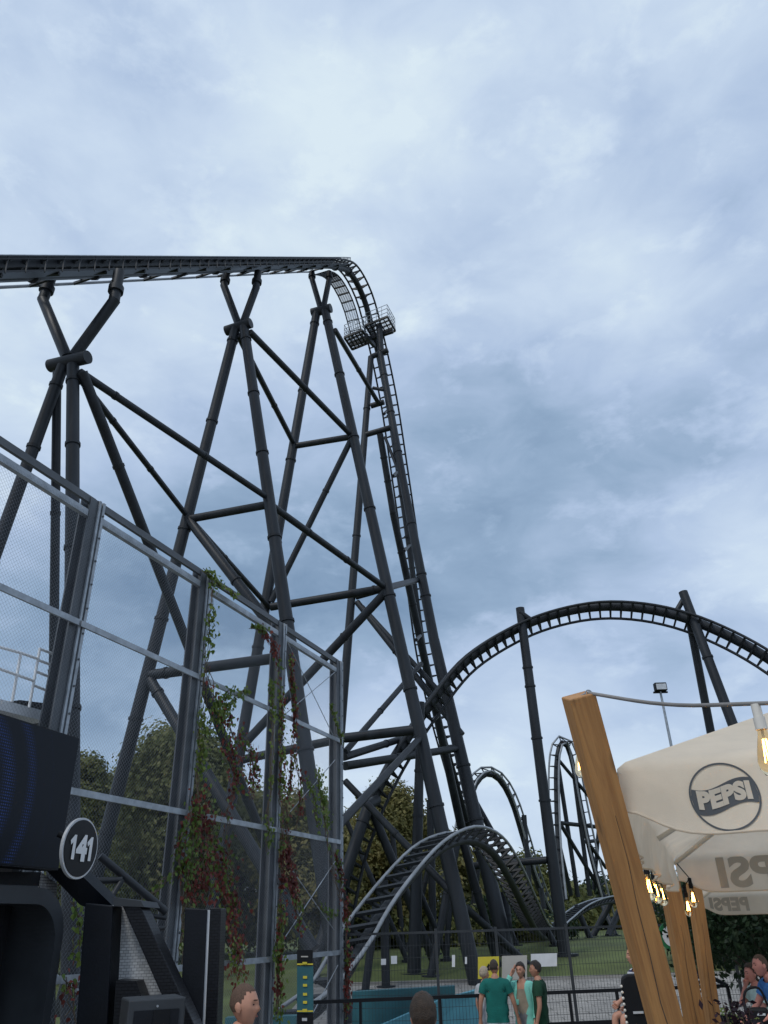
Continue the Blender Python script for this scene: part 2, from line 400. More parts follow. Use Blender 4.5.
rl.tube([off(q, 1.4*sgn, -.55)+V((0, 0, .5)) for q in cl], .022, 6); rl.tube([off(q, 1.4*sgn, -.55)+V((0, 0, .4)) for q in cl], .018, 6)
for q in cl: rl.bar(off(q, 1.4*sgn, -.6), off(q, 1.4*sgn, -.55)+V((0, 0, .5)), .025, .025)
rl.build('railing', M['steel2'], top)
MB().tube([off(q, 1.4*sgn, -.55)+V((0, 0, .52)) for q in cl], .02, 6).build('handrail', M['galv'], top)
# gridded walkway panels hanging beside the crest, left side
ev = [q for q in fr if crest0.y+.5 < q[0].y and q[0].z > PP(374, 335, T0, AX).z]
for i in range(0, len(ev)-1):
    a, b_ = ev[i], ev[i+1]
    mb = MB()
    c4 = [off(a, -.78*sgn, -.3), off(a, -1.6*sgn, -.3), off(b_, -1.6*sgn, -.3), off(b_, -.78*sgn, -.3)]
    for j in range(4): mb.bar(c4[j], c4[(j+1) % 4], .07, .07, a[3])
    for j in range(1, 8): mb.bar(c4[0].lerp(c4[3], j/8), c4[1].lerp(c4[2], j/8), .02, .03, a[3])
    for j in range(1, 5): mb.bar(c4[0].lerp(c4[1], j/5), c4[3].lerp(c4[2], j/5), .02, .03, a[3])
    mb.build('walkway_panel', M['steel2'], top)
# maintenance platform: two railed decks by the drop
pc = PP(371, 338, T0, AX)
plat = thing('maintenance_platform', (pc.x, pc.y, pc.z-1), 'small railed steel platform hanging on the first drop just below the highest crest', 'platform')
def deck(c, wx, wy, nm):
    c = V(c); mb = MB()
    ax, ay = AX+V((0, 0, .16)), Hh+V((0, 0, .06))
    P_ = lambda a, b_, z=0: c+ax*(a*wx/2)+ay*(b_*wy/2)+V((0, 0, z))
    cs = [P_(-1, -1), P_(1, -1), P_(1, 1), P_(-1, 1)]
    for i in range(4): mb.bar(cs[i], cs[(i+1) % 4], .10, .16)
    for j in range(1, 5): mb.bar(P_(-1+j*.4, -1), P_(-1+j*.4, 1), .06, .10)
    for j in range(1, 4): mb.bar(P_(-1, -1+j*.5), P_(1, -1+j*.5), .06, .10)
    d = mb.build(nm, M['steel2'], plat)
    g = MB()
    for j in range(1, 26): g.bar(P_(-1+j/13, -1, .06), P_(-1+j/13, 1, .06), .014, .03)
    g.build('grating', M['galv'], d)
    rb = MB()
    for z in (.4, .75, 1.1):
        for i in range(4): rb.tube([cs[i]+V((0, 0, z)), cs[(i+1) % 4]+V((0, 0, z))], .022, 6)
    for i in range(4):
        for j in range(4):
            q = cs[i].lerp(cs[(i+1) % 4], j/4); rb.tube([q, q+V((0, 0, 1.1))], .022, 6)
    rb.build('railing', M['galv'], d)
deck(pc+AX*.75-Hh*.1+V((0, 0, .55)), 1.6, 1.6, 'upper_deck'); deck(pc-AX*.75-Hh*.7+V((0, 0, -.5)), 1.3, 1.4, 'lower_deck')
mb = MB(); mb.bar(pc-AX*1.5+V((0, 0, -.1)), pc+AX*1.6+V((0, 0, .1)), .2, .3); mb.bar(pc-Hh*1+V((0, 0, -.6)), pc+Hh*.6+V((0, 0, -.2)), .2, .3)
mb.build('support_beam', M['steel'], plat)

# --- bents
towlab = ['nearest Y-headed steel bent under the climbing track at the left edge', 'second Y-headed steel bent under the climbing track, left of centre',
          'third and tallest Y-headed steel bent just before the crest', 'slim tower with crossbars standing beside the first drop']
TW = [thing('support_tower', (NB[i].x, NB[i].y, 0), towlab[i], 'support tower', 'towers carrying the lift hill') for i in range(4)]
def collar(i, a, b_, d):
    o = MB().tube([B(i, *a), B(i, *b_)], d*.46, 18).build('saddle', M['steel'], TW[i]); return o
def arm(i, pts, d):
    P_ = [B(i, *q) for q in pts]; d *= .88
    o = MB().tube(P_[:2], d/2, 14).build('stub', M['steel'], TW[i])
    t = (P_[1]-P_[0]).normalized(); q = P_[0].lerp(P_[1], .62)
    MB().tube([q-t*.1, q+t*.1], d*.68, 14).build('flange', M['steel2'], o)
    a = MB().tube([P_[1]-(P_[2]-P_[1]).normalized()*d*.2, P_[2]], d/2, 14).build('arm', M['steel'], TW[i])
    MB().sphere(P_[1], d*.5, 14, 10).build('elbow', M['steel'], a)
def leg(i, a, b_, d, d2=None, fl=(.2, .4, .6, .8), j=None, nm='leg'):
    P0 = B(i, *a); P1 = B(i if j is None else j, *b_)
    return ptube(TW[i], nm, P0, P1, d, d2, fl, to_ground=gz(P1.y)-.1)
def brace(i, a, j, b_, d, fl=(.3, .7), nm='brace'):
    return ptube(TW[i], nm, B(i, *a), B(j, *b_), d, None, fl)
collar(0, (50, 366), (88, 357), .40); arm(0, [(53, 272), (43, 300), (67, 358)], .36); arm(0, [(119, 272), (114, 301), (74, 356)], .36)
leg(0, (63, 366), (0, 540), .36, None, (.04, .16, .36, .6)); leg(0, (73, 366), (72, 620), .38, None, (.035, .17, .36, .6))
p1 = B(0, 57, 372); ptube(TW[0], 'leg', p1, PP(54, 640, p1, AX), .27, None, (.25, .5), to_ground=0)
q0 = B(0, 82, 372); qd = PP(187, 643, q0, AX); ptube(TW[0], 'leg', q0, qd, .34, None, (.12, .42, .62, .8), to_ground=0)
brace(0, (80, 372), 1, (268, 498), .25, (.15, .6)); brace(0, (70, 366), 1, (187, 516), .23, (.3, .62))
collar(1, (226, 331), (251, 323), .46); arm(1, [(227, 272), (224, 286), (239, 326)], .36); arm(1, [(258, 272), (256, 288), (242, 326)], .36)
leg(1, (236, 327), (105, 840), .46, .52, (.03, .19, .38, .52, .66, .8)); leg(1, (244, 327), (300, 713), .46, .55, (.03, .15, .27, .42, .55, .72))
brace(1, (268, 503), 2, (386, 588), .30, (.3, .62)); brace(1, (188, 517), 2, (269, 607), .27, (.4,)); brace(1, (190, 519), 1, (266, 505), .34, ())
brace(1, (189, 520), 1, (291, 652), .40, (.5,)); brace(1, (150, 675), 1, (292, 656), .40, (.12,)); brace(1, (150, 680), 1, (313, 950), .42, (.06, .35))
brace(1, (250, 332), 2, (351, 435), .32, (.5,)); brace(1, (238, 335), 2, (294, 444), .30, (.6,))
collar(2, (312, 313), (331, 308), .56); arm(2, [(312, 272), (312, 279), (321, 310)], .36); arm(2, [(329, 272), (329, 280), (323, 310)], .36)
leg(2, (317, 310), (240, 750), .52, .58, (.03, .17, .3, .44, .6)); leg(2, (325, 310), (420, 733), .54, .62, (.03, .15, .28, .41, .55, .68, .82))
brace(2, (295, 446), 2, (350, 437), .36, ()); brace(2, (351, 440), 2, (271, 602), .34, (.33,)); brace(2, (271, 607), 2, (386, 588), .42, (.08, .9))
brace(2, (385, 593), 2, (246, 742), .44, (.3,)); brace(2, (335, 330), 3, (379, 404), .32, (.5,)); brace(2, (386, 588), 3, (417, 580), .36, ())
brace(2, (345, 738), 2, (421, 729), .44, ()); brace(2, (344, 757), 3, (420, 733), .36, (.5,)); brace(2, (345, 766), 3, (459, 748), .40, (.4,))
brace(2, (240, 760), 2, (345, 738), .4, ())
brace(2, (421, 737), 1, (325, 840), .30, ()); brace(2, (345, 781), 2, (452, 893), .30, (.5,))
# drop-side tower
ptube(TW[3], 'leg', B(3, 371, 357), B(3, 340, 740), .46, .60, (.12, .25, .38, .55), to_ground=gz(40)-.1)
la = B(3, 380, 352); lb = B(3, 403, 480); lc = B(3, 434, 640)
ptube(TW[3], 'leg', la, lb, .48, .54, (.2, .5, .8)); ptube(TW[3], 'leg', lb, lc, .54, .64, (.3, .62, .75)); ptube(TW[3], 'leg', lc, B(3, 477, 825), .66, .8, (.2, .45, .62), to_ground=.9)
fa = B(3, 380, 434); fb = PP(393, 513, fa, AX); fc = PP(421, 643, fa, AX)
ptube(TW[3], 'rear_leg', fa, fb, .48, None, (.3, .6)); ptube(TW[3], 'rear_leg', fb, fc, .5, .56, (.3, .7)); ptube(TW[3], 'rear_leg', fc, PP(458, 812, fa, AX), .58, .66, (.35, .7), to_ground=.9)
for a, b_ in (((371, 357), (388, 350)), ((371, 406), (384, 402)), ((365, 435), (393, 427)), ((373, 388), (384, 390))):
    ptube(TW[3], 'crossbar', B(3, *a), B(3, *b_), .42 if a[1] != 388 else .26)
ptube(TW[3], 'stub', B(3, 381, 352), B(3, 379, 325), .5)
brace(3, (356, 597), 3, (417, 580), .38, ()); brace(3, (357, 602), 3, (462, 735), .40, (.4,)); brace(3, (362, 607), 3, (442, 695), .34, (.5,))
brace(3, (421, 664), 2, (345, 752), .30, (.6,)); brace(3, (385, 437), 3, (398, 470), .22, ())
for u, v in ((390, 408), (399, 470), (410, 545), (422, 634), (439, 715)):   # arms from the tower to the falling track
    pt = PP(u, v, T0, AX); ptube(TW[3], 'track_arm', pt, B(3, u-6, v+6), .22)

# --- further lattice near the ground between the towers
def colthing(name, a, b_, d, label, group=None, fl=(.3, .6), cat='support column', d2=None, ground=None, cap_top=True):
    a = V(a); b_ = V(b_)
    if ground is not None: b_ = a.lerp(b_, (ground-a.z)/(b_.z-a.z))
    t = thing(name, (b_.x, b_.y, min(a.z, b_.z)), label, cat, group)
    ptube(t, 'shaft', a, b_, d, d2, fl)
    if ground is not None: MB().tube([V((b_.x, b_.y, ground-.05)), V((b_.x, b_.y, ground+.05))], (d2 or d)*.95, 16).build('base_plate', M['steel2'], t)
    return t
g_low = 'columns among the low track behind the fence'
c1 = colthing('support_column', PY(520, 608, 36.6), PY(565, 957, 37.4), .50, 'tall single dark column holding the left flank of the wide arch', None, (.2, .26, .42, .6), d2=.62, ground=gz(37.4))
ptube(c1, 'strut', PY(547, 860, 37.2), PY(474, 866, 38.5), .36); ptube(c1, 'clamp', PY(520, 612, 36.5), PY(531, 620, 36.5), .3)
c2 = thing('support_column', PY(748, 840, 36.5), 'leaning pair of dark columns holding the right side of the wide arch', 'support column')
ptube(c2, 'front_leg', PY(683, 592, 35.8), PY(730, 717, 35.2), .52, .56, (.22, .5), to_ground=.6); ptube(c2, 'rear_leg', PY(688, 612, 36.2), PY(710, 728, 37.6), .44, .5, (.3,), to_ground=.8)
ptube(c2, 'clamp', PY(683, 600, 36), PY(676, 612, 36), .3)
colthing('support_column', PY(421, 702, 32.6), PY(414, 975, 33.2), .36, 'upright dark column under the lower end of the wide arch', None, (.28, .45, .6), d2=.62, ground=gz(33))
cw = thing('support_column', PY(371, 806, 34.6), 'splayed dark trestle under the diving end of the wide arch', 'support column')
ptube(cw, 'saddle', PY(366, 806, 34.2), PY(377, 800, 35), .5); ptube(cw, 'leg', PY(368, 807, 34.4), PY(349, 862, 34), .56, None, (.1,), to_ground=.6); ptube(cw, 'leg', PY(371, 808, 34.6), PY(394, 864, 35.2), .42, None, (.5,), to_ground=.7)
lows = [((476, 803, 42), (544, 925, 43), .36), ((466, 908, 33), (503, 942, 34), .34), ((430, 800, 39), (433, 930, 39), .40), ((452, 860, 37), (448, 930, 37), .3), ((492, 884, 38.5), (498, 935, 38.5), .42),
        ((504, 892, 39.5), (508, 935, 39.5), .50), ((347, 822, 37), (383, 905, 37), .26), ((440, 845, 41), (462, 935, 42), .36), ((516, 862, 42.5), (504, 935, 42.5), .4), ((384, 880, 30), (386, 985, 30), .34),
        ((457, 842, 32.6), (436, 950, 32.4), .36), ((463, 842, 32.8), (492, 945, 34.0), .38), ((436, 838, 40), (412, 935, 40), .3), ((476, 850, 45), (512, 935, 46), .36), ((376, 905, 29), (366, 985, 29), .3), ((392, 830, 44), (402, 935, 44), .34),
        ((482, 838, 48), (470, 930, 48), .34), ((406, 860, 36), (440, 940, 37), .28)]
descr = ['long thin strut slanting from the tall tower down to the right', 'short strut slanting low across the tower feet', 'plain upright post between the tower legs', 'thin upright post behind the low hump of track',
         'short post under the falling side of the low hump', 'stout pale-edged post under the falling side of the low hump', 'thin strut slanting under the diving arch', 'dark strut slanting between the tower feet',
         'dark strut slanting left under the low hump', 'post under the rising side of the low hump nearest the fence', 'left leg of the stand under the top of the low hump', 'right leg of the stand under the top of the low hump',
         'thin strut leaning left among the tower feet', 'rear strut leaning right among the tower feet', 'leaning leg under the start of the low hump', 'rear post seen left of the low hump', 'rear post seen through the low hump', 'thin strut crossing under the low hump']
for (a, b_, d), ds in zip(lows, descr):
    P1 = PY(*b_); colthing('support_strut', PY(*a), P1, d, ds, g_low, (.4,), 'support strut', ground=gz(P1.y))

# --- wide arch, rails hung under the spine
arch = thing('arch_track', PY(520, 640, 37), 'wide dark arch of track spanning from the tower to the right edge', 'roller coaster track')
apts = [(338, 960, 34), (347, 905, 34.5), (358, 856, 35), (374, 812, 35.2), (394, 771, 35.6), (412, 741, 36), (432, 711, 36), (470, 664, 36.4), (520, 632, 36.8), (565, 616, 36.8), (610, 610, 36.4), (660, 615, 36), (710, 631, 35.4), (768, 662, 34.6), (830, 712, 33.6), (880, 780, 32.6)]
def upa(f, p_, t):
    n_ = t.cross(V((0, 1, 0)))
    if n_.z > 0: n_ = -n_
    return n_+V((0, -.75, 0))
track(arch, [PY(*q) for q in apts], upa, gauge=1.0, spine_r=.24, spine_off=.36, rail_r=.07, tie=.52, railmat='steel2')
# --- low hump in front, rails bright and worn
hump = thing('hump_track', PY(440, 940, 30), 'low hump of track with pale worn rails rising behind the fence', 'roller coaster track')
hp = [(290, 1010, 20), (322, 986, 20.6), (346, 953, 21.2), (369, 914, 22.4), (398, 876, 23.8), (424, 848, 25.2), (446, 834, 26.6), (468, 830, 28), (490, 842, 30), (508, 870, 32.4), (524, 903, 36), (538, 927, 42), (550, 930, 49), (563, 920, 54), (585, 904, 58), (612, 897, 62), (645, 903, 67), (680, 925, 72)]
track(hump, [PY(*q) for q in hp], lambda f, p_, t: V((0, 0, 1))+V((-.12, 0, 0)), gauge=1.12, spine_r=.14, spine_off=.32, rail_r=.052, tie=.62, tw=.11)
# --- distant hills
l1 = thing('hill_track', PY(490, 900, 70), 'distant rounded hill of track seen between the tower legs and the tall column', 'roller coaster track')
track(l1, [PY(*q) for q in [(436, 930, 66), (447, 880, 67), (457, 838, 68), (466, 798, 68.5), (475, 777, 69), (488, 769, 70), (503, 777, 71), (516, 800, 72), (527, 835, 73), (538, 872, 74), (551, 905, 76), (566, 930, 78)]], lambda f, p_, t: V((0, -.55, 0))+(lambda n_: n_ if n_.z > 0 else -n_)(t.cross(V((0, 1, 0)))), gauge=1.25, spine_r=.26, spine_off=.4, rail_r=.09, tie=1.0, cap=60)
for a, b_, ds in (((524, 815, 72.5), (531, 905, 73), 'thin far column under the falling side of the rounded hill'), ((541, 888, 74), (546, 925, 74), 'short far post at the foot of the rounded hill')):
    P1 = PY(*b_); colthing('support_column', PY(*a), P1, .5, ds, 'far columns', (.4,), ground=gz(P1.y))
l2 = thing('hill_track', PY(580, 890, 82), 'distant narrow steep hill of track with lattice supports beside the wooden post', 'roller coaster track')
track(l2, [PY(*q) for q in [(561, 900, 79), (556, 850, 79.5), (554, 800, 80), (554, 765, 80), (557, 745, 80), (564, 739, 80.5), (571, 746, 81), (577, 768, 81.5), (584, 805, 82), (593, 848, 82.5), (604, 890, 83), (612, 920, 84)]], lambda f, p_, t: V((-.1, -.9, 0))+(lambda n_: n_ if n_.z > 0 else -n_)(t.cross(V((0, 1, 0)))), gauge=1.3, spine_r=.26, spine_off=.4, rail_r=.1, tie=1.1, cap=60)
for a, b_, d in (((557, 758, 80.5), (578, 897, 82), .5), ((557, 758, 80), (596, 805, 83), .4), ((574, 775, 81.5), (590, 896, 83), .5), ((596, 805, 83), (625, 850, 85), .4), ((561, 823, 80.4), (598, 827, 84), .45), ((561, 825, 80.4), (604, 896, 84), .45),
                 ((600, 810, 84), (594, 890, 84), .45), ((585, 842, 82), (602, 840, 84), .4), ((560, 848, 80), (571, 895, 82), .5), ((590, 845, 82), (606, 868, 84), .4)):
    ptube(l2, 'lattice_tube', PY(*a), PY(*b_), d)
l3 = thing('low_track', PY(432, 900, 52), 'short pale piece of far track curving low between the tower legs', 'roller coaster track')
track(l3, [PY(*q) for q in [(350, 938, 44), (385, 928, 46), (415, 915, 49), (430, 897, 51), (440, 875, 53), (449, 856, 56)]], lambda f, p_, t: V((0, -.4, 1)), gauge=1.2, spine_r=.2, rail_r=.085, tie=.9, cap=40)
far = [((566, 925, 60), (596, 900, 62), .45), ((612, 900, 63), (588, 945, 63), .5), ((575, 905, 58), (592, 942, 58), .45), ((622, 905, 64), (604, 945, 62), .5), ((600, 900, 66), (618, 940, 64), .4)]
fdesc = ['low crossing strut under the far return track', 'first inclined trestle leg under the far return track', 'trestle leg leaning right under the far return track', 'last inclined trestle leg beside the wooden post', 'thin far trestle leg behind the others']
for (a, b_, d), ds in zip(far, fdesc):
    P1 = PY(*b_); colthing('support_strut', PY(*a), P1, d, ds, 'trestle legs under the far return track', (), 'support strut', ground=gz(P1.y) if b_[1] > 930 else None)

# ================================================================== GROUND
xs = [-900, -300, -120, -60, -40, -20, -10, 0, 10, 20, 40, 60, 120, 300, 900]; ys = [-60, 0, 10, 20, 22, 25, 28, 31, 33, 35, 37, 40, 45, 60, 90, 150, 400, 1800]
mb = MB(); mb.add([V((x, y, gz(y)+(0 if y <= 31 else .06*math.sin(x*.4+y)))) for y in ys for x in xs], [(j*len(xs)+i, j*len(xs)+i+1, (j+1)*len(xs)+i+1, (j+1)*len(xs)+i) for j in range(len(ys)-1) for i in range(len(xs)-1)])
struct(mb.build('grass_ground', M['ground']))
struct(MB().quad(V((-60, -40, .006)), V((60, -40, .006)), V((60, 19.9, .006)), V((-60, 19.9, .006))).build('pavement', M['pave']))
# paving-stone path with joints
m, nt, b = nodes('concrete_slabs'); M['slab'] = m; N = nt.nodes; L = nt.links
tc = N.new('ShaderNodeTexCoord'); br = N.new('ShaderNodeTexBrick'); L.new(tc.outputs['Object'], br.inputs['Vector'])
br.inputs['Scale'].default_value = 1; br.inputs['Brick Width'].default_value = .8; br.inputs['Row Height'].default_value = .4; br.inputs['Mortar Size'].default_value = .02
br.inputs['Color1'].default_value = (.34, .32, .29, 1); br.inputs['Color2'].default_value = (.27, .255, .235, 1); br.inputs['Mortar'].default_value = (.14, .13, .115, 1)
nz = N.new('ShaderNodeTexNoise'); nz.inputs['Scale'].default_value = .7; nz.inputs['Detail'].default_value = 6; L.new(tc.outputs['Object'], nz.inputs['Vector'])
mx = N.new('ShaderNodeMix'); mx.data_type = 'RGBA'; mx.blend_type = 'MULTIPLY'; mx.inputs['Factor'].default_value = .7
cr = N.new('ShaderNodeValToRGB'); cr.color_ramp.elements[0].position = .3; cr.color_ramp.elements[0].color = (.55, .55, .55, 1); cr.color_ramp.elements[1].position = .65; cr.color_ramp.elements[1].color = (1.1, 1.1, 1.1, 1)
L.new(nz.outputs['Fac'], cr.inputs['Fac']); L.new(br.outputs['Color'], mx.inputs['A']); L.new(cr.outputs['Color'], mx.inputs['B']); L.new(mx.outputs['Result'], b.inputs['Base Color']); b.inputs['Roughness'].default_value = .85
mb = MB(); yl = [20.5, 22, 25, 28, 30.6]
mb.add([V((x, y, gz(y)+.012)) for y in yl for x in (-3, 40)], [(2*j, 2*j+1, 2*j+3, 2*j+2) for j in range(len(yl)-1)])
struct(mb.build('path', M['slab']))
struct(MB().bar(V((-3, 30.75, gz(30.75))), V((40, 30.75, gz(30.75))), .18, .2).build('kerb', M['pave']))

# ================================================================== TREES
def tree(name, base, h, w, leafm, label, group=None, seed=1, nclump=70, nleaf=90, leaf=.22, low=.25, trunk_r=.22, cat='tree', lean=0):
    rr = random.Random(seed); base = V(base)
    t = thing(name, base, label, cat, group)
    tm = MB(); topz = h*.8
    spine = [base+V((lean*k*k/16+.12*math.sin(k*1.7+seed), .1*math.cos(k*2.1), topz*k/4)) for k in range(5)]
    tm.tube(spine, [trunk_r*(1-.2*k) for k in range(5)], 9)
    cl = []
    for i in range(nclump):
        f = rr.random()**.8; z = low*h+(h*(1-low))*f
        prof = (math.sin(math.pi*min(1, .12+.86*f)))**.65
        prof *= .8+.45*mnoise.noise(V((f*3+seed, i*.37, seed*.7)))
        a = rr.uniform(0, 2*math.pi); d = w/2*prof*math.sqrt(rr.uniform(.25, 1.05))
        cl.append((base+V((d*math.cos(a)+lean*f, d*math.sin(a), z)), w*rr.uniform(.085, .16)))
    for c, r_ in cl[::4]:
        f = max(.15, min(.95, (c.z-base.z)/h-.18)); k = f/.8*4; k0 = min(3, int(k)); s0 = spine[k0].lerp(spine[k0+1], min(1, k-k0))
        mid = s0.lerp(c, .55)+V((0, 0, .05*h)); tm.tube([s0, mid, c], [trunk_r*.38, trunk_r*.2, trunk_r*.06], 6)
    tm.build('trunk', M['bark'], t)
    lm = MB()
    for c, r_ in cl:
        for k in range(nleaf):
            d = V((rr.gauss(0, 1), rr.gauss(0, 1), rr.gauss(0, .75))); d = d.normalized()*r_*rr.random()**.4*1.25
            q = c+d; nrm = (d.normalized()+V((rr.uniform(-1, 1), rr.uniform(-1, 1), rr.uniform(-.3, 1.2)))*.8).normalized()
            x = nrm.cross(V((rr.uniform(-1, 1), rr.uniform(-1, 1), rr.uniform(-1, 1)))).normalized(); y = nrm.cross(x)
            s_ = leaf*rr.uniform(.6, 1.3)
            lm.add([q-x*s_, q-y*s_*.5+x*s_*.1, q+x*s_, q+y*s_*.5+x*s_*.1], [(0, 1, 2, 3)])
    lm.build('crown', M[leafm], t, fixn=False)
    return t
def tree_at(u, v_top, Y, w, leafm, label, **k):
    q = PY(u, v_top, Y); z0 = gz(Y); return tree(k.pop('name', 'broadleaf_tree'), (q.x, q.y, z0), q.z-z0, w, leafm, label, **k)
tree_at(180, 738, 40, 8.6, 'leafA', 'tall dark green tree rising behind the second fence post', seed=3, nclump=210, nleaf=221, leaf=0.135, low=.12)
tree_at(86, 764, 34, 4.6, 'leafA', 'dark tree just right of the screen edge', seed=5, nclump=110, nleaf=187, leaf=0.112, low=.1)
tree_at(126, 788, 43, 6.2, 'leafB', 'olive tree between the screen and the tall dark tree', seed=6, nclump=130, nleaf=187, leaf=0.128, low=.1)
tree_at(245, 800, 46, 8, 'leafA', 'broad dark tree behind the red creeper', seed=8, nclump=170, nleaf=170, leaf=0.135, low=.1)
tree_at(305, 800, 42, 6, 'leafB', 'olive tree behind the third and fourth fence posts', seed=9, nclump=150, nleaf=170, leaf=0.128, low=.1)
tree_at(388, 796, 48, 7.2, 'leafB', 'olive tree standing behind the diving arch track', seed=11, nclump=190, nleaf=187, leaf=0.128, low=.08)
tree_at(350, 830, 52, 6, 'leafA', 'darker tree behind the corner of the net fence', seed=12, nclump=80, nleaf=90, leaf=.2, low=.08)
tree_at(440, 838, 58, 7, 'leafB', 'olive tree behind the tower feet', seed=13, nclump=90, nleaf=90, leaf=.22, low=.08)
tree_at(526, 862, 88, 9, 'leafA', 'dark tree seen between the low hump and the tall column', seed=14, nclump=100, nleaf=90, leaf=.26, low=.06)
gfar = 'row of far trees along the horizon'
lfar = 'one of the far dark trees closing the horizon behind the coaster'
for i, (u, v, Y) in enumerate([(560, 893, 100), (600, 886, 106), (640, 880, 100), (680, 884, 108), (730, 878, 102), (480, 880, 104), (420, 868, 100), (320, 862, 104), (260, 850, 100), (200, 845, 104), (130, 852, 100), (60, 850, 104), (790, 880, 104), (375, 880, 108)]):
    tree_at(u, v, Y, 11, ('leafA', 'leafC', 'leafB')[i % 3], lfar, group=gfar, seed=40+i, nclump=60, nleaf=70, leaf=.4, low=.03)
tree_at(742, 868, 14.5, 3.4, 'leafC', 'dark shrubby tree below the parasol at the right edge', seed=21, nclump=70, nleaf=130, leaf=.055, low=.52, trunk_r=.06, name='small_tree')
tree_at(712, 893, 34, 5.0, 'leafC', 'dark bush behind the two rear wooden posts', seed=22, nclump=60, nleaf=110, leaf=.11, low=.15, trunk_r=.07, name='small_tree')
tree_at(790, 880, 17, 4.6, 'leafC', 'dark tree cut by the right edge of the picture', seed=23, nclump=70, nleaf=120, leaf=.07, low=.42, trunk_r=.08, name='small_tree')

for i, (u, v, Y) in enumerate([(352, 900, 50), (384, 905, 46), (418, 902, 52), (448, 908, 47), (482, 905, 50), (512, 912, 52), (540, 918, 56)]):
    tree_at(u, v, Y, 4.6, ('leafC', 'leafA')[i % 2], 'one of the low dark bushes in the undergrowth beneath the tower legs', group='low bushes beneath the tower legs', seed=70+i, nclump=36, nleaf=80, leaf=.16, low=.02, name='bush', cat='bush', trunk_r=.08)
# ================================================================== NET FENCE
K = 1.25; wv = [1+.204*i for i in range(-2, 4)]
D1 = 8.27*K
tops = []
for i in range(-2, 4):
    w_ = 1+.204*i; tops.append(PD((100+149.2*i)/w_, (492+194.3*i)/w_, D1*w_))
zt = sum(t_.z for t_ in tops[2:])/4
e4 = PP(338, 667, tops[5], V((0, 1, 0))); e1 = tops[2]
for t_ in tops: t_.z = zt
fd = (tops[5]-tops[2]); fd.z = 0; fd.normalize(); fn = V((fd.y, -fd.x, 0))   # fn points to the right / viewer side
if fn.dot(V((0, -1, 0))) < 0: fn = -fn
def FP(u, v, o=0.): return PP(u, v, tops[2]+fn*o, fn)
nf = thing('net_fence', (tops[3].x, tops[3].y, 0), 'tall fence of grey steel posts and fine wire net across the left half', 'fence')
for i, t_ in enumerate(tops):
    mb = MB(); hw = .15; bt = V((t_.x, t_.y, 0)); tp = V((t_.x, t_.y, zt))
    c = fn*-.095
    mb.bar(bt+c+fn*.08, tp+c+fn*.08, .25, .02, fn); mb.bar(bt+c-fn*.08, tp+c-fn*.08, .25, .02, fn); mb.bar(bt+c, tp+c, .018, .14, fn)
    po = mb.build('post', M['post'], nf)
    MB().bar(bt+fd*.100+fn*.012, tp+fd*.100+fn*.012, .045, .03, fn).build('edge_strip', M['galv'], po)
    MB().bar(bt+fd*.03+fn*.012, tp+fd*.03+fn*.012, .035, .025, fn).build('edge_strip', M['galv'], po)
    bl = MB()
    for k in range(22):
        q = bt+fd*.100+fn*.026+V((0, 0, .2+k*(zt-.4)/21)); bl.tube([q, q+fn*.015], .014, 6)
    bl.build('bolts', M['post'], po)
zm = []
zs = {}
zs['mid'] = (FP(85, 618).z+FP(200, 675).z+FP(330, 746).z)/3
zs['low'] = (FP(80, 787).z+FP(338, 846).z)/2
zs['bot'] = (FP(80, 970).z+FP(330, 958).z)/2
print('fence', zt, zs, [tuple(round(c, 1) for c in t_) for t_ in tops])
a0, a1 = tops[0], tops[-1]
def rail_line(z, o, w, h, m_, nm):
    for i in range(len(tops)-1):
        p_ = V((tops[i].x, tops[i].y, z))+fn*o; q = V((tops[i+1].x, tops[i+1].y, z))+fn*o
        MB().bar(p_+fd*.02, q-fd*.02, w, h).build(nm, M[m_], nf)
rail_line(zt-.03, -.05, .05, .10, 'post', 'top_rail'); rail_line(zt-.24, -.05, .07, .095, 'galv', 'top_rail')
for z in zs.values(): rail_line(z, .04, .03, .075, 'galv', 'mid_rail')
for i in range(len(tops)-1):
    p_ = V((tops[i].x, tops[i].y, 0)); q = V((tops[i+1].x, tops[i+1].y, 0)); Lb = (q-p_).length
    mb = MB(); sp_ = .038; z1 = zt-.25
    for sg in (-1, 1):
        c = -z1
        c = -z1 if sg > 0 else 0
        lim = Lb if sg > 0 else Lb+z1
        while c < lim:
            # line x = c + sg*z , z in [0,z1]
            if sg > 0: za = max(0, -c); zb = min(z1, Lb-c)
            else: za = max(0, c-Lb); zb = min(z1, c)
            if zb-za > .02:
                mb.bar(p_+fd*(c+sg*za)+V((0, 0, za)), p_+fd*(c+sg*zb)+V((0, 0, zb)), .0015, .0015, fn)
            c += sp_*1.414
    mb.build('net_panel', M['net'], nf)
# bracing cables in the last bay
def cable(parent, a, b_, r_=.008, nm='brace_cable', m_='galv'): MB().tube([a, b_], r_, 6).build(nm, M[m_], parent)
cable(nf, FP(285, 637, .02), FP(333, 735, .02)); cable(nf, FP(335, 672, .02), FP(283, 716, .02)); cable(nf, FP(335, 760, .02), FP(290, 812, .02)); cable(nf, FP(336, 860, .02), FP(282, 942, .02)); cable(nf, FP(285, 860, .02), FP(334, 930, .02)); cable(nf, FP(338, 965, .02), FP(312, 1015, .02))
ptube(nf, 'brace_tube', FP(40, 965, -.4), FP(120, 1020, -.4), .05, m_='galv'); 

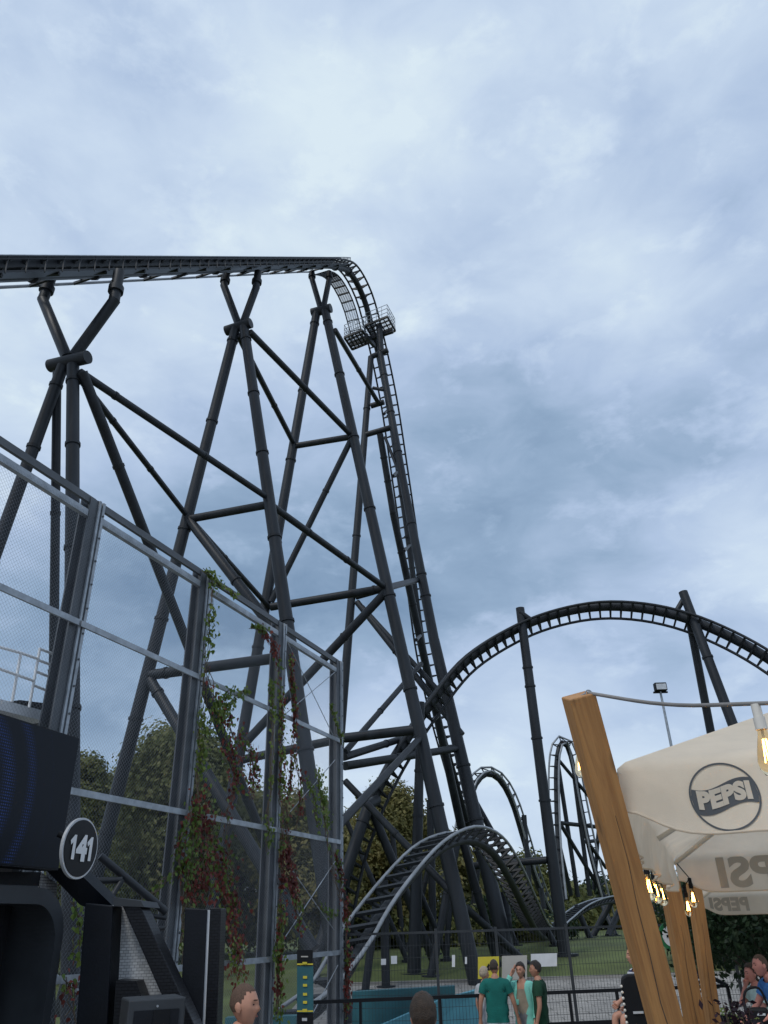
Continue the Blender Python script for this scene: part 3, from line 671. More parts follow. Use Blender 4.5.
# --- creepers on the fence
def vine(label, paths, mats, dens=95, seed=1):
    rr = random.Random(seed); b0 = FP(*paths[0][0][-1]); t = thing('climbing_vine', (b0.x, b0.y, 0), label, 'climbing plant', 'creepers on the net fence')
    st = MB(); lv = {}
    for pth, spread, mk, dn in paths:
        P_ = [FP(u, v, .09+rr.uniform(-.02, .03)) for u, v in pth]; ps, Ln = crom(P_, max(6, int(sum((P_[i+1]-P_[i]).length for i in range(len(P_)-1))*6)))
        for j in range(3):
            st.tube([q+fd*rr.uniform(-.3, .3)*spread+fn*rr.uniform(-.03, .05)+V((0, 0, rr.uniform(-.05, .05))) for q in ps], .006, 5)
        nl = int(Ln*dn*1.7)
        for k in range(nl):
            i = rr.randrange(len(ps)-1); c = ps[i].lerp(ps[i+1], rr.random())
            if mnoise.noise(c*1.9+V((seed, 0, 0))) < -.12 and rr.random() < .85: continue
            c = c+fd*rr.gauss(0, .4)*spread+V((0, 0, rr.gauss(0, .35)*spread))+fn*(abs(rr.gauss(0, .05)))
            mm = rr.choices(list(mk), [mk[q] for q in mk])[0]
            if mnoise.noise(c*1.1+V((9, seed, 3))) > .22 and 'vineR' in mk: mm = 'vineR'
            s_ = rr.uniform(.022, .046); n_ = (fn+V((rr.uniform(-1, 1), rr.uniform(-1, 1), rr.uniform(-.6, 1)))*.8).normalized()
            d = (V((rr.uniform(-.7, .7), rr.uniform(-.7, .7), -1))); d = (d-n_*d.dot(n_)).normalized(); x = n_.cross(d)
            lv.setdefault(mm, MB()).add([c-d*s_*.6, c+x*s_*.75-d*s_*.2, c+x*s_*.5+d*s_*.5, c+d*s_*1.25, c-x*s_*.5+d*s_*.5, c-x*s_*.75-d*s_*.2], [(0, 1, 2, 3, 4, 5)])
    st.build('stem', M['stem'], t)
    for mm, q in lv.items(): q.build('green_leaves' if mm == 'vineG' else 'red_leaves', M[mm], t, fixn=False)
G = {'vineG': 1}; GR = {'vineG': .7, 'vineR': .3}; RG = {'vineR': .62, 'vineG': .38}
vine('creeper with green leaves above and red below on the second fence post', [([(212, 575), (210, 620), (205, 668), (200, 740), (196, 800), (186, 880), (180, 960)], .16, G, 95), ([(203, 570), (220, 585), (236, 597)], .08, G, 80),
     ([(206, 670), (216, 705), (232, 735), (247, 750)], .26, GR, 190), ([(230, 690), (216, 712), (205, 735)], .2, G, 110), ([(245, 690), (228, 705), (215, 720)], .1, G, 70), ([(237, 728), (248, 745), (252, 770), (250, 800)], .22, RG, 170),
     ([(200, 790), (202, 830), (205, 870), (208, 905)], .40, RG, 300), ([(215, 840), (222, 880), (232, 920), (235, 975)], .34, RG, 230), ([(190, 810), (178, 850), (182, 900)], .2, GR, 120), ([(186, 860), (165, 880), (150, 895), (140, 900)], .12, G, 120), ([(192, 880), (188, 905)], .2, RG, 110), ([(226, 735), (234, 780), (226, 830), (230, 870)], .3, RG, 150)], None, seed=2)
vine('mostly green creeper running up the third fence post with red tufts', [([(258, 628), (268, 640), (276, 660), (280, 720), (281, 800), (281, 880), (278, 960), (276, 1010)], .15, GR, 120), ([(250, 626), (262, 628)], .05, G, 70), ([(289, 655), (292, 690), (294, 720), (290, 770), (286, 820), (288, 870)], .10, {'vineR': .6, 'vineG': .4}, 130),
     ([(270, 680), (272, 740), (268, 800), (266, 850)], .12, G, 80), ([(296, 760), (300, 790), (296, 830)], .12, RG, 60), ([(288, 870), (294, 900), (298, 930)], .2, RG, 150), ([(275, 940), (279, 985), (277, 1020)], .2, G, 120)], None, seed=4)
vine('thin creeper with deep red leaves on the last fence post', [([(330, 705), (337, 730), (341, 745)], .05, G, 70), ([(334, 850), (340, 880), (345, 920), (346, 960), (345, 1015)], .12, RG, 150), ([(316, 770), (322, 800), (326, 830), (330, 855)], .16, G, 110), ([(306, 780), (314, 800), (318, 830)], .14, G, 70), ([(330, 860), (336, 885), (340, 900)], .25, RG, 110), ([(318, 905), (326, 912), (334, 915)], .1, G, 70)], None, seed=5)
vine('small creeper of red flowers low between the booth and the pylon', [([(68, 980), (72, 1000), (70, 1020)], .3, RG, 120), ([(73, 900), (78, 930), (74, 960)], .14, G, 70)], None, seed=6)

# ================================================================== LEFT: SCREEN, BOOTH, SIGN, PYLONS
# LED screen : vertical panel in a plane receding to the right
sA = PY(76, 738, 6.4); sB = PY(0, 712, 5.55)
sh = (sA-sB); sh.z = 0; sh.normalize(); sn = V((sh.y, -sh.x, 0))
if sn.y > 0: sn = -sn
def SP(u, v, o=0.): return PP(u, v, sA+sn*o, sn)
scr = thing('video_screen', (sB.x, sB.y, SP(0, 868).z), 'large dark video screen with arcs of blue dots at the left edge', 'screen')
tr_ = SP(76, 738); br_ = SP(62, 869)
zt_s = SP(40, 726).z; zb_s = SP(30, 868).z; LR = (tr_+br_)/2
S0 = LR-sh*3.2
P4_ = [V((S0.x, S0.y, zb_s)), V((LR.x, LR.y, zb_s)), V((LR.x, LR.y, zt_s)), V((S0.x, S0.y, zt_s))]
pan = MB().prism(P4_, -sn*.16).build('casing', M['navy'], scr)
mb = MB(); ins = .01
q4 = [P4_[0]+sn*.004+sh*ins+V((0, 0, ins)), P4_[1]+sn*.004-sh*ins+V((0, 0, ins)), P4_[2]+sn*.004-sh*ins-V((0, 0, ins)), P4_[3]+sn*.004+sh*ins-V((0, 0, ins))]
o = MB().quad(*q4).build('display', M['led'], scr, fixn=False)
uv = o.data.uv_layers.new(name='UVMap')
oc = SP(-62, 784); r1_ = (SP(32, 773)-oc).length
for li, c in enumerate(q4): uv.data[li].uv = ((c-oc).dot(sh)/r1_, (c.z-oc.z)/r1_)
mb = MB()
for k in range(4):
    q = S0.lerp(LR, .1+.28*k); mb.bar(V((q.x, q.y, 0))-sn*.3, V((q.x, q.y, zt_s-.1))-sn*.3, .12, .12)
mb.build('frame', M['black'], scr)
# white perforated cabinet strip and ledge below screen
ld = thing('equipment_cabinet', SP(45, 905, -.1), 'narrow pale perforated cabinet edge under the video screen', 'cabinet')
MB().prism([SP(41, 872, -.25), SP(57, 884, -.25), SP(56, 908, -.25), SP(39, 897, -.25)], -sn*.2).build('perforated_panel', brickmat('perforated_metal', (.5, .52, .54), (.05, .05, .06), .02, .02), ld)
MB().prism([SP(-60, 872, -.2), SP(41, 872, -.2), SP(39, 886, -.2), SP(-60, 882, -.2)], -sn*.15).build('ledge', M['navy'], ld)
MB().prism([SP(-60, 882, -.05), SP(38, 886, -.05), SP(38, 890, -.05), SP(-60, 887, -.05)], -sn*.2).build('trim', M['grey'], ld)
# service platform with white rails on top, behind the net
spf = thing('service_platform', SP(20, 712, -2.8), 'white railed service platform on the roof behind the video screen', 'platform')
def SQ(u, v, o=-2.2): return SP(u, v, o)
dk = MB().prism([SQ(-40, 688), SQ(-40, 700), SQ(48, 722), SQ(48, 712)], -sn*1.2).build('deck', M['lightgrey'], spf)
MB().prism([SQ(20, 700, -2.5), SQ(20, 716, -2.5), SQ(52, 724, -2.5), SQ(52, 704, -2.5)], -sn*.5).build('step_box', M['black'], spf)
rlm = MB()
for (a, b_) in [((21, 653), (12, 702)), ((40, 648), (29, 708)), ((56, 655), (49, 712)), ((21, 653), (38, 659)), ((17, 675), (34, 681)), ((40, 649), (56, 655)), ((38, 660), (54, 666)), ((35, 671), (52, 678)), ((33, 685), (50, 692)), ((21, 653), (-40, 636)), ((17, 675), (-40, 655))]:
    rlm.tube([SQ(*a), SQ(*b_)], .017, 8)
rlm.build('railing', M['white'], spf)
MB().bar(SQ(10, 712, -2.8), V((*SQ(10, 712, -2.8).xy, 0)), .15, .15).build('prop', M['black'], spf)
# round number sign
sc_ = PY(80.5, 848, 6.0)
dn = (V((.965, -.26, 0))).normalized(); du = V((0, 0, 1)); dr = V((-dn.y, dn.x, 0))
if dr.x < 0: dr = -dr
rs = .205
sg_ = thing('number_sign', (sc_.x, sc_.y, sc_.z-rs), 'round black sign with white number 141 and a pale rim', 'sign')
def disc(c, r_, dep, name, m_, par, ring=None):
    mb = MB(); n_ = 48
    pts = [c+(dr*math.cos(2*math.pi*k/n_)+du*math.sin(2*math.pi*k/n_))*r_ for k in range(n_)]
    mb.prism(pts, -dn*dep); return mb.build(name, M[m_], par)
disc(sc_, rs, .022, 'rim', 'lightgrey', sg_); disc(sc_+dn*.006, rs*.925, .02, 'face', 'blackgloss', sg_)
vs, fs = textmesh('4', .225, .012)
def one(x0):
    k = len(vs); h_ = .081; w_ = .0165
    for q in ((x0-w_, -h_), (x0+w_, -h_), (x0+w_, h_), (x0-w_*.4, h_), (x0-w_*2.9, h_-.040), (x0-w_*2.2, h_-.068), (x0-w_, h_-.05)): vs.append(V((q[0], q[1], 0)))
    fs.append([k, k+1, k+2, k+3, k+6]); fs.append([k+3, k+4, k+5, k+6])
zc4 = (max(q.y for q in vs)+min(q.y for q in vs))/2; xc4 = (max(q.x for q in vs)+min(q.x for q in vs))/2
for q in vs: q.y -= zc4; q.x -= xc4
one(-.092); one(.105)
shr = 0.0
MB().add([sc_+dn*.016+dr*(q.x*1.0+q.y*shr)+du*(q.y) for q in vs], fs) if False else None
mb = MB(); mb.add([sc_+dn*.012+dr*(q.x+q.y*shr)+du*q.y for q in vs], fs); mb.build('digits', M['white'], sg_)
ptube(sg_, 'bracket', sc_-dn*.08+du*.05, sc_-dn*.08-sh*.35+V((0, .3, 0))+du*.1, .05, m_='black'); ptube(sg_, 'bracket', sc_-dn*.08-du*.1, sc_-dn*.08-sh*.3+V((0, .4, 0))-du*.1, .05, m_='black')
# dark boom and truss behind the sign
tb = thing('truss_boom', PY(100, 900, 7), 'dark boom and tube truss slanting down behind the round number sign', 'truss')
MB().prism([PY(44, 868, 6.6), PY(74, 868, 6.6), PY(112, 905, 6.9), PY(100, 912, 6.9), PY(80, 905, 6.8)], V((0, .35, 0))).build('boom', M['navy'], tb)
for a, b_, d in (((100, 856, 8), (166, 912, 8.4), .085), ((96, 881, 8), (122, 880, 8.1), .07), ((122, 880, 8.1), (110, 900, 8), .06), ((146, 915, 8.3), (166, 918, 8.4), .05), ((150, 930, 8.3), (164, 928, 8.4), .05)):
    ptube(tb, 'tube', PY(*a), PY(*b_), d)
# booth with a rounded opening
bp0 = PY(60, 1000, 5.6)
def BPn(u, v, o=0.): return PP(u, v, SP(30, 960), sn) + sn*o
bt_ = thing('ticket_booth', (BPn(0, 1000).x, BPn(0, 1000).y, 0), 'dark booth with a rounded black opening in the bottom left corner', 'booth')
rc = (BPn(56, 960)).z
xr = BPn(57, 975); zt_b = BPn(10, 886).z
outer = []; inner = []
def rrect(w, h, r_, z0):
    pts = [V((0, 0, z0))]
    pts = []
    x0 = xr
    pts.append((0., 0.)); pts.append((0., h-r_))
    for k in range(1, 13):
        a = math.pi/2*k/12; pts.append((-r_+r_*math.cos(a), h-r_+r_*math.sin(a)))
    pts.append((-w, h)); pts.append((-w, 0.)); return pts
out2 = rrect(3.2, zt_b, .34, 0); 
def lp(p2, ox=0, oz=0, o=0): return V((xr.x, xr.y, 0))+sh*(p2[0]+ox)+V((0, 0, p2[1]+oz))+sn*o
in2 = rrect(3.0, zt_b-.11, .28, 0)
n_ = len(out2)
mb = MB(); 
for k in range(n_-1):
    a, b_, c, d = lp(out2[k]), lp(out2[k+1]), lp(in2[k+1], -.085), lp(in2[k], -.085)
    a2, b2, c2, d2 = [q-sn*.5 for q in (a, b_, c, d)]
    mb.quad(a, b_, c, d); mb.quad(a, b_, b2, a2); mb.quad(d, c, c2, d2)
mb.build('surround', M['grey'], bt_)
MB().prism([lp(q, -.085, 0, -.9) for q in in2], -sn*.05).build('back_wall', M['black'], bt_)
mb = MB()
for k in range(n_-1):
    a, b_ = lp(in2[k], -.08, 0, -.5), lp(in2[k+1], -.08, 0, -.5); mb.quad(a, b_, b_-sn*.45, a-sn*.45)
mb.build('lining', M['black'], bt_)

# brick pylons: letter-like A and a pillar
Yp = 6.6
py = thing('brick_pylon', PY(130, 1024, Yp), 'big dark A-shaped block with white brick inside its slanting leg', 'pylon')
py.location.z = 0; py['_l'] = tuple(py.location)
def low(u, v, Y, u2=None):   # extend a line down to ground
    return PY(u, v, Y)
def wall(pts, Y, dep, name, m_, par, bev=0):
    P_ = [PY(u, v, Y) for u, v in pts]; return MB().prism(P_, V((0, dep, 0))).build(name, M[m_], par, bevel=bev)
wall([(85, 903), (113, 906), (100, 1160), (66, 1160)], Yp, .5, 'slab', 'navy', py, .008)
wall([(112, 905), (124, 905), (238, 1160), (98, 1160)], Yp+.22, .06, 'inner_face', 'whitebrick', py)
wall([(121, 903), (139, 903), (256, 1160), (234, 1160)], Yp-.02, .24, 'slanting_leg', 'blackbrick', py, .006)
wall([(112, 897), (141, 901), (144, 907), (114, 906)], Yp-.04, .45, 'cap', 'grey', py)
wall([(116, 980), (136, 981), (146, 1010), (146, 1160), (104, 1160)], Yp-.01, .2, 'cross_block', 'blackbrick', py)
pl = thing('brick_pillar', PY(205, 1024, Yp+.4), 'tall dark pillar with black brick face and thin pale strip beside the man', 'pillar')
pl.location.z = 0; pl['_l'] = tuple(pl.location)
wall([(185, 908), (207, 909), (196, 1160), (173, 1160)], Yp+.4, .5, 'slab', 'navy', pl, .008)
wall([(206.5, 910), (210, 910), (199, 1160), (195.5, 1160)], Yp+.42, .3, 'pale_strip', 'lightgrey', pl)
wall([(209.6, 908), (221, 908), (212, 1160), (198.6, 1160)], Yp+.43, .22, 'brick_face', 'blackbrick', pl, .006)
# dark equipment box in front
bc = PY(152, 1012, 5.9); bx = thing('equipment_box', (bc.x, bc.y, 0), 'dark metal box with a small slot standing in front of the pylon', 'box')
zb = PY(150, 997, 5.9).z; rz = rad(25)
MB().box((bc.x, bc.y, zb/2), (.36, .34, zb), rz).build('cabinet', M['grey'], bx, bevel=.01)
md = Matrix.Rotation(rz, 3, 'Z'); fr0 = V((bc.x, bc.y, zb))+md @ V((.0, -.172, 0))
MB().box(fr0+V((0, 0, -.28)), (.28, .012, .44), rz).build('door', M['navy'], bx); MB().box(fr0+md @ V((.03, -.008, -.14)), (.10, .012, .16), rz).build('slot', M['blackgloss'], bx)
MB().tube([fr0+md @ V((0, -.006, -.04)), fr0+md @ V((0, -.014, -.04))], .007, 10).build('lock', M['galv'], bx)

# ride height gauge board
hb = PY(304, 985, 9.6); hg = thing('height_gauge', (hb.x, hb.y, 0), 'teal height board with yellow marks and black ends on the net fence', 'sign')
def hbx(u0, v0, u1, v1, Y, dep, nm, m_, par=hg): return wall([(u0, v0), (u1, v0), (u1, v1), (u0, v1)], Y, dep, nm, m_, par)
tealp = hbx(297, 966, 313, 1013, 9.6, .05, 'teal_panel', 'teal'); hbx(297, 950, 312.5, 965.6, 9.6, .06, 'top_panel', 'black'); hbx(297, 1013.4, 313, 1060, 9.6, .06, 'bottom_panel', 'black')
for v in (963.5, 1010.5): hbx(297, v, 313, v+1.4, 9.59, .01, 'yellow_line', 'yellow')
for v in (976, 984, 993, 1001): hbx(303, v, 307, v+2.6, 9.59, .01, 'yellow_mark', 'yellow')
hbx(302.5, 962, 307, 964, 9.58, .01, 'yellow_mark', 'yellow'); hbx(302.5, 1009, 307, 1012, 9.58, .01, 'yellow_mark', 'yellow')
hbx(301, 956, 308, 957.2, 9.595, .01, 'heading_line', 'board'); hbx(302, 1018, 307, 1021, 9.595, .01, 'emblem', 'lightgrey')
MB().bar(V((hb.x, hb.y+.05, 0)), V((hb.x, hb.y+.05, hb.z)), .05, .05).build('post', M['black'], hg)

# teal pool edge behind fence
tp = thing('water_basin', (PY(420, 1000, 17.5).x, 18, 0), 'teal painted basin wall with pale blue sloping edge behind the fence', 'basin')
MB().prism([PY(352, 992, 17.6), PY(455, 986, 17.6), PY(455, 1010, 17.6), PY(352, 1030, 17.6)], V((0, .3, 0))).build('wall', M['teal'], tp)
MB().prism([PY(380, 1026, 16.6), PY(440, 1000, 16.9), PY(484, 988, 17.2), PY(484, 1045, 17.2), PY(380, 1060, 16.6)], V((0, .25, 0))).build('sloping_edge', M['skyblue'], tp)
MB().prism([PY(225, 1018, 15.5), PY(296, 1016, 15.5), PY(296, 1035, 15.5), PY(225, 1035, 15.5)], V((0, .3, 0))).build('wall', M['teal'], tp)

# ================================================================== MESH FENCE AND RAILING
c0 = tops[-1]+fd*.3
fa_ = V((c0.x, c0.y, 0)); 
def onY(u, Y): q = PY(u, 960, Y); return V((q.x, q.y, 0))
fpts = [fa_, onY(437, 16.2), onY(498, 16.4), onY(570, 16.6), onY(650, 16.8), onY(735, 17.0), onY(830, 17.2)]
mf = thing('mesh_fence', fpts[1], 'dark wire mesh fence with thin posts crossing behind the people', 'fence')
for i, q in enumerate(fpts):
    MB().bar(q, q+V((0, 0, 2.12)), .05, .05).build('post', M['wire'], mf)
for i in range(len(fpts)-1):
    a, b_ = fpts[i], fpts[i+1]; Lx = (b_-a).length; mb = MB(); d = (b_-a).normalized()
    nn = int(Lx/.06)
    for k in range(1, nn): mb.bar(a+d*(k*Lx/nn)+V((0, 0, .08)), a+d*(k*Lx/nn)+V((0, 0, 2.05)), .005, .005)
    for k in range(11): mb.bar(a+V((0, 0, .1+k*.195)), b_+V((0, 0, .1+k*.195)), .006, .006)
    mb.build('mesh_panel', M['wire'], mf)
    MB().bar(a+V((0, 0, 2.06)), b_+V((0, 0, 2.06)), .035, .04).build('top_rail', M['wire'], mf)
# boards hung on the fence
def board(u0, v0, u1, v1, Y, m_, label, extra=None):
    cs = [PY(u0, v0, Y), PY(u1, v0-(u1-u0)*.03, Y), PY(u1, v1-(u1-u0)*.03, Y), PY(u0, v1, Y)]
    mid = (cs[0]+cs[2])/2
    t = thing('notice_board', (mid.x, mid.y, cs[2].z), label, 'sign'); MB().prism(cs, V((0, .02, 0))).build('panel', M[m_], t)
    return t, cs
t_, cs = board(478, 957, 499, 979, 16.1, 'yellow', 'yellow warning board hung on the mesh fence behind the man in teal')
tri = [cs[0].lerp(cs[1], .33).lerp(cs[3].lerp(cs[2], .33), .62)+V((0, -.006, 0)), cs[0].lerp(cs[1], .67).lerp(cs[3].lerp(cs[2], .67), .62)+V((0, -.006, 0)), cs[0].lerp(cs[1], .5).lerp(cs[3].lerp(cs[2], .5), .3)+V((0, -.006, 0))]
MB().prism(tri, V((0, .004, 0))).build('symbol', M['black'], t_)
board(502, 956, 527, 980, 16.15, 'board', 'beige board hung on the mesh fence behind the woman in mint')
board(531, 954, 557, 967, 16.15, 'white', 'white sheet hung on the mesh fence right of the young man')
board(391, 956, 397, 964, 16.0, 'white', 'small square white notice on the left of the mesh fence')
board(381, 959, 386, 965, 16.05, 'white', 'tiny pale notice beside the small square white one on the mesh fence')
board(452, 955, 455, 967, 16.0, 'white', 'narrow white strip notice on the mesh fence left of the yellow board')
board(465, 957, 467, 964, 16.1, 'white', 'tiny white strip notice beside the yellow board')
# low black railing
rg = thing('low_railing', onY(560, 14.9), 'low black railing with square posts right behind the people', 'railing')
rp = [onY(u, 14.9+.002*(u-440)) for u in (300, 360, 438, 476, 520, 565, 612, 660, 722)]
zr = PY(560, 992.5, 15.1).z
for q in rp: MB().bar(q, q+V((0, 0, zr)), .045, .045).build('post', M['black'], rg)
for i in range(len(rp)-1):
    a, b_ = rp[i], rp[i+1]
    MB().bar(a+V((0, 0, zr)), b_+V((0, 0, zr)), .05, .05).build('top_rail', M['black'], rg); MB().bar(a+V((0, 0, zr-.48)), b_+V((0, 0, zr-.48)), .05, .13).build('lower_rail', M['black'], rg)
q = rp[-1]; MB().bar(q+V((0, 0, zr)), PY(700, 971, 16), .05, .05).build('sloping_rail', M['black'], rg)

# ================================================================== FLOODLIGHT, ROUND SIGN
fm = PY(660, 690, 48); fl_b = PY(713, 950, 48)
fl = thing('floodlight_mast', (fm.x+.0, fm.y, gz(48)), 'slim grey mast with a floodlight on top behind the parasol', 'light mast')
MB().tube([V((fm.x, fm.y, gz(48))), fm], [.14, .07], 10).build('mast', M['galv'], fl)
MB().box(fm+V((0, -.15, .15)), (.75, .4, .5)).build('lamp_head', M['black'], fl, bevel=.04); MB().box(fm+V((0, -.36, .13)), (.62, .02, .36)).build('lamp_glass', M['lightgrey'], fl)
MB().bar(fm+V((-.45, 0, -.15)), fm+V((.45, 0, -.15)), .1, .1).build('crossarm', M['black'], fl)
rsn = PY(672, 936, 15.5); rg2 = thing('round_sign', (rsn.x, rsn.y, 0), 'round white and green sign on a thin green pole between the wooden posts', 'sign')
def vdisc(c, r_, dep, nm, m_):
    mb = MB(); mb.prism([c+V((math.cos(2*math.pi*k/32)*r_, 0, math.sin(2*math.pi*k/32)*r_)) for k in range(32)], V((0, dep, 0))); return mb.build(nm, M[m_], rg2)
vdisc(rsn, .23, .03, 'rim', 'green'); vdisc(rsn-V((0, .006, 0)), .17, .01, 'face', 'white'); MB().box(rsn-V((0, .012, 0)), (.2, .008, .04)).build('symbol', M['black'], rg2)
MB().tube([V((rsn.x+.06, rsn.y+.05, 0)), rsn+V((.04, .05, 0))], .03, 8).build('pole', M['green'], rg2)

# ================================================================== WOODEN POSTS
def wpost(pt, pb, w, d, label, m_, notch=True):
    # pt, pb world points at the post's axis top and bottom; extend to ground
    k = (0-pt.z)/(pb.z-pt.z); g = pt.lerp(pb, k)
    t = thing('wooden_post', g, label, 'post', 'wooden posts of the terrace')
    ax = (pt-g); L_ = ax.length
    o = MB().box((0, 0, L_/2), (w, d, L_)).build('timber', M[m_], None, bevel=.006)
    o.parent = t; o.location = (0, 0, 0); o['_l'] = tuple(g)
    ax.normalize(); o.rotation_mode = 'QUATERNION'
    xx = (V((1, 0, 0))-ax*ax.x).normalized(); yy = ax.cross(xx)
    rot = Matrix((xx, yy, ax)).transposed() @ Matrix.Rotation(rad(7), 3, 'Z'); o.rotation_quaternion = rot.to_quaternion()
    # drying split and bolt
    mb = MB()
    rw = random.Random(int(w*1e4)); cp_ = [V((w*(.08*math.sin(k*.9)+rw.uniform(-.03, .03)-.05), -d/2-.0006, L_*(.35+.5*k/9))) for k in range(10)]
    for k in range(9): mb.bar(cp_[k], cp_[k+1], .0012+.0022*math.sin(math.pi*(k+.5)/9), .002, V((0, 1, 0)))
    c = mb.build('split', M['bark'], None)
    c.parent = t; c.rotation_mode = 'QUATERNION'; c.rotation_quaternion = rot.to_quaternion()
    return t
wpost(PD(578, 695, 3.3), PD(662, 1010, 3.15), .118, .115, 'large leaning wooden post in front of the parasol corner', 'wood')
wpost(PD(669, 880, 7.5), PD(693, 1012, 7.2), .155, .15, 'left one of the two rear wooden posts under the parasol', 'wood2')
wpost(PD(693, 880, 7.9), PD(712, 1012, 7.6), .115, .12, 'right one of the two rear wooden posts under the parasol', 'wood')

hk = thing('eye_hook', PD(588, 694, 3.26), 'small steel eye hook fixing the cable to the large wooden post', 'hook')
hq = PD(588, 694, 3.28); MB().tube([hq+V((math.cos(a)*.014, -.01, math.sin(a)*.014)) for a in [k*math.pi/8 for k in range(17)]], .003, 6).tube([hq+V((-.012, -.01, 0)), hq+V((-.045, .02, -.01))], .004, 6).build('ring', M['galv'], hk)
# ================================================================== PARASOLS
def parasol(P0, ex, ey, W, Dp, ezh, vh, label, logo=True, simple=False, apex_h=.92, farlogo=True):
    """P0 near-left corner at eave; ex right, ey back; valance hangs vh"""
    t = thing('parasol', P0+ex*W/2+ey*Dp/2-V((0, 0, P0.z)), label, 'parasol', 'cream parasols on the terrace')
    apex = P0+ex*W/2+ey*Dp/2+V((0, 0, apex_h))
    cs = [P0, P0+ex*W, P0+ex*W+ey*Dp, P0+ey*Dp]
    mb = MB(); n = 16
    for e in range(4):
        a, b_ = cs[e], cs[(e+1) % 4]
        grid = []
        for i in range(n+1):
            for j in range(n+1):
                f = .075+.925*j/n; p_ = a.lerp(b_, i/n).lerp(apex, f)
                sag = math.sin(math.pi*i/n)*math.sin(math.pi*f)*.10-.0*f
                grid.append(p_-V((0, 0, sag)))
        k = n+1
        mb.add(grid, [(i*k+j, (i+1)*k+j, (i+1)*k+j+1, i*k+j+1) for i in range(n) for j in range(n)], 0, True)
    mb.build('canopy', M['cloth'], t)
    def vf(e, s_, h, o=0.):
        a, b_ = cs[e], cs[(e+1) % 4]; d = (b_-a); Lw = d.length; d.normalize(); out = V((d.y, -d.x, 0)); 
        if out.dot((a+b_)/2-(P0+ex*W/2+ey*Dp/2)) < 0: out = -out
        x = s_/Lw
        ed = min(s_, Lw-s_)
        lift = .11*math.exp(-(ed/.16)**2)     # hem pulled up at the corners
        sag = 0
        hh = h*(1-lift/vh*1.0)
        amp = hh/vh
        wav = (.026*math.sin(s_*5.1+e*1.3)+.013*math.sin(s_*11.7+2*e+h*4)+.024*mnoise.noise(V((s_*2.2, h*5, e*3.1))))*amp
        diag = .030*math.sin((s_*1.0+h*2.3)*6.0)*math.exp(-(s_/.7)**2)*amp+.010*math.sin(s_*23+h*9)*amp*amp
        return a+d*s_+out*(.05*amp+wav+diag+o)-V((0, 0, hh+sag))
    for e in range(4):
        Lw = (cs[(e+1) % 4]-cs[e]).length; ns = 72; nh = 12
        nh += 3; g = [q for i in range(ns+1) for q in (lambda nh0: [cs[e].lerp(cs[(e+1) % 4], i/ns).lerp(apex, .075*q/4)+V((0, 0, -.10*math.sin(math.pi*i/ns)*math.sin(math.pi*.075*q/4))) for q in (4, 3, 2, 1)]+[vf(e, Lw*i/ns, vh*j/nh0) for j in range(1, nh0+1)])(nh-3)]; k = nh+1
        v_ = MB(); v_.add(g, [(i*k+j, (i+1)*k+j, (i+1)*k+j+1, i*k+j+1) for i in range(ns) for j in range(nh)], 0, True)
        ob = v_.build('valance', M['cloth'], t)
        hm = MB().tube([vf(e, Lw*i/ns, vh) for i in range(ns+1)], .006, 6).build('hem', M['cloth'], ob)
    return t, vf, cs, apex
ex = None
P0 = PD(617, 765, 3.35)
dpar = PD(676, 868, 7.2); dpar.z = P0.z-.10
ey = (dpar-P0); Dp = ey.length; ey.normalize()
ex = V((ey.y, -ey.x, 0)).normalized()
print('parasol', P0, Dp, ex, ey)
VH = .305
t_p, vf, pcs, papex = parasol(P0, ex, ey, 3.6, Dp, None, VH, 'near cream parasol with round grey drink logo on its front valance')
def cprint(vfn, e, s0, h0, vs, fs, name, m_, par, o=.004, dep=0.):
    mb = MB(); mb.add([vfn(e, s0+q[0], h0-q[1], o) for q in vs], fs, 0, False); return mb.build(name, M[m_], par, fixn=False)
# round logo: ring, wavy band, lettering
lr = .136; sL = None
lc_ = PD(722, 790, 3.25); sL = (lc_-pcs[0]).dot(ex); hL = .165
def ringmesh(r0, r1, n_=72):
    vs = []; fs = []
    for k in range(n_):
        a = 2*math.pi*k/n_; vs += [(math.cos(a)*r0, math.sin(a)*r0), (math.cos(a)*r1, math.sin(a)*r1)]
    for k in range(n_): a = 2*k; b_ = 2*((k+1) % n_); fs.append((a, b_, b_+1, a+1))
    return vs, fs
vs, fs = ringmesh(lr*.945, lr); cprint(vf, 0, sL, hL, vs, fs, 'logo_ring', 'print', t_p)
vs = []; fs = []; nn = 40
for i in range(nn+1):
    x = -lr*.95+2*lr*.95*i/nn; hc = math.sqrt(max(0, (lr*.95)**2-x*x)); w_ = .022*math.sin(x/lr*2.6)
    y0 = max(-hc, -.05+w_); y1 = min(hc, .05+w_)
    for j in range(5): vs.append((x, y0+(y1-y0)*j/4))
for i in range(nn):
    for j in range(4): fs.append((i*5+j, (i+1)*5+j, (i+1)*5+j+1, i*5+j+1))
cprint(vf, 0, sL, hL, vs, fs, 'logo_band', 'print', t_p, .004)
vs, fs = textmesh('PEPSI', .092, .006)
vs = [(q.x*.98, q.y+.016*math.sin(q.x/lr*2.6)) for q in vs]; cprint(vf, 0, sL, hL, vs, fs, 'logo_lettering', 'cloth', t_p, .0075)
vs, fs = textmesh('PEPSI', .40, .016)
wT = max(q.x for q in vs); cprint(vf, 2, 3.6-.36-wT, VH*.52, [(q.x, q.y*.85) for q in vs], fs, 'valance_lettering', 'print_through', t_p, -.006)
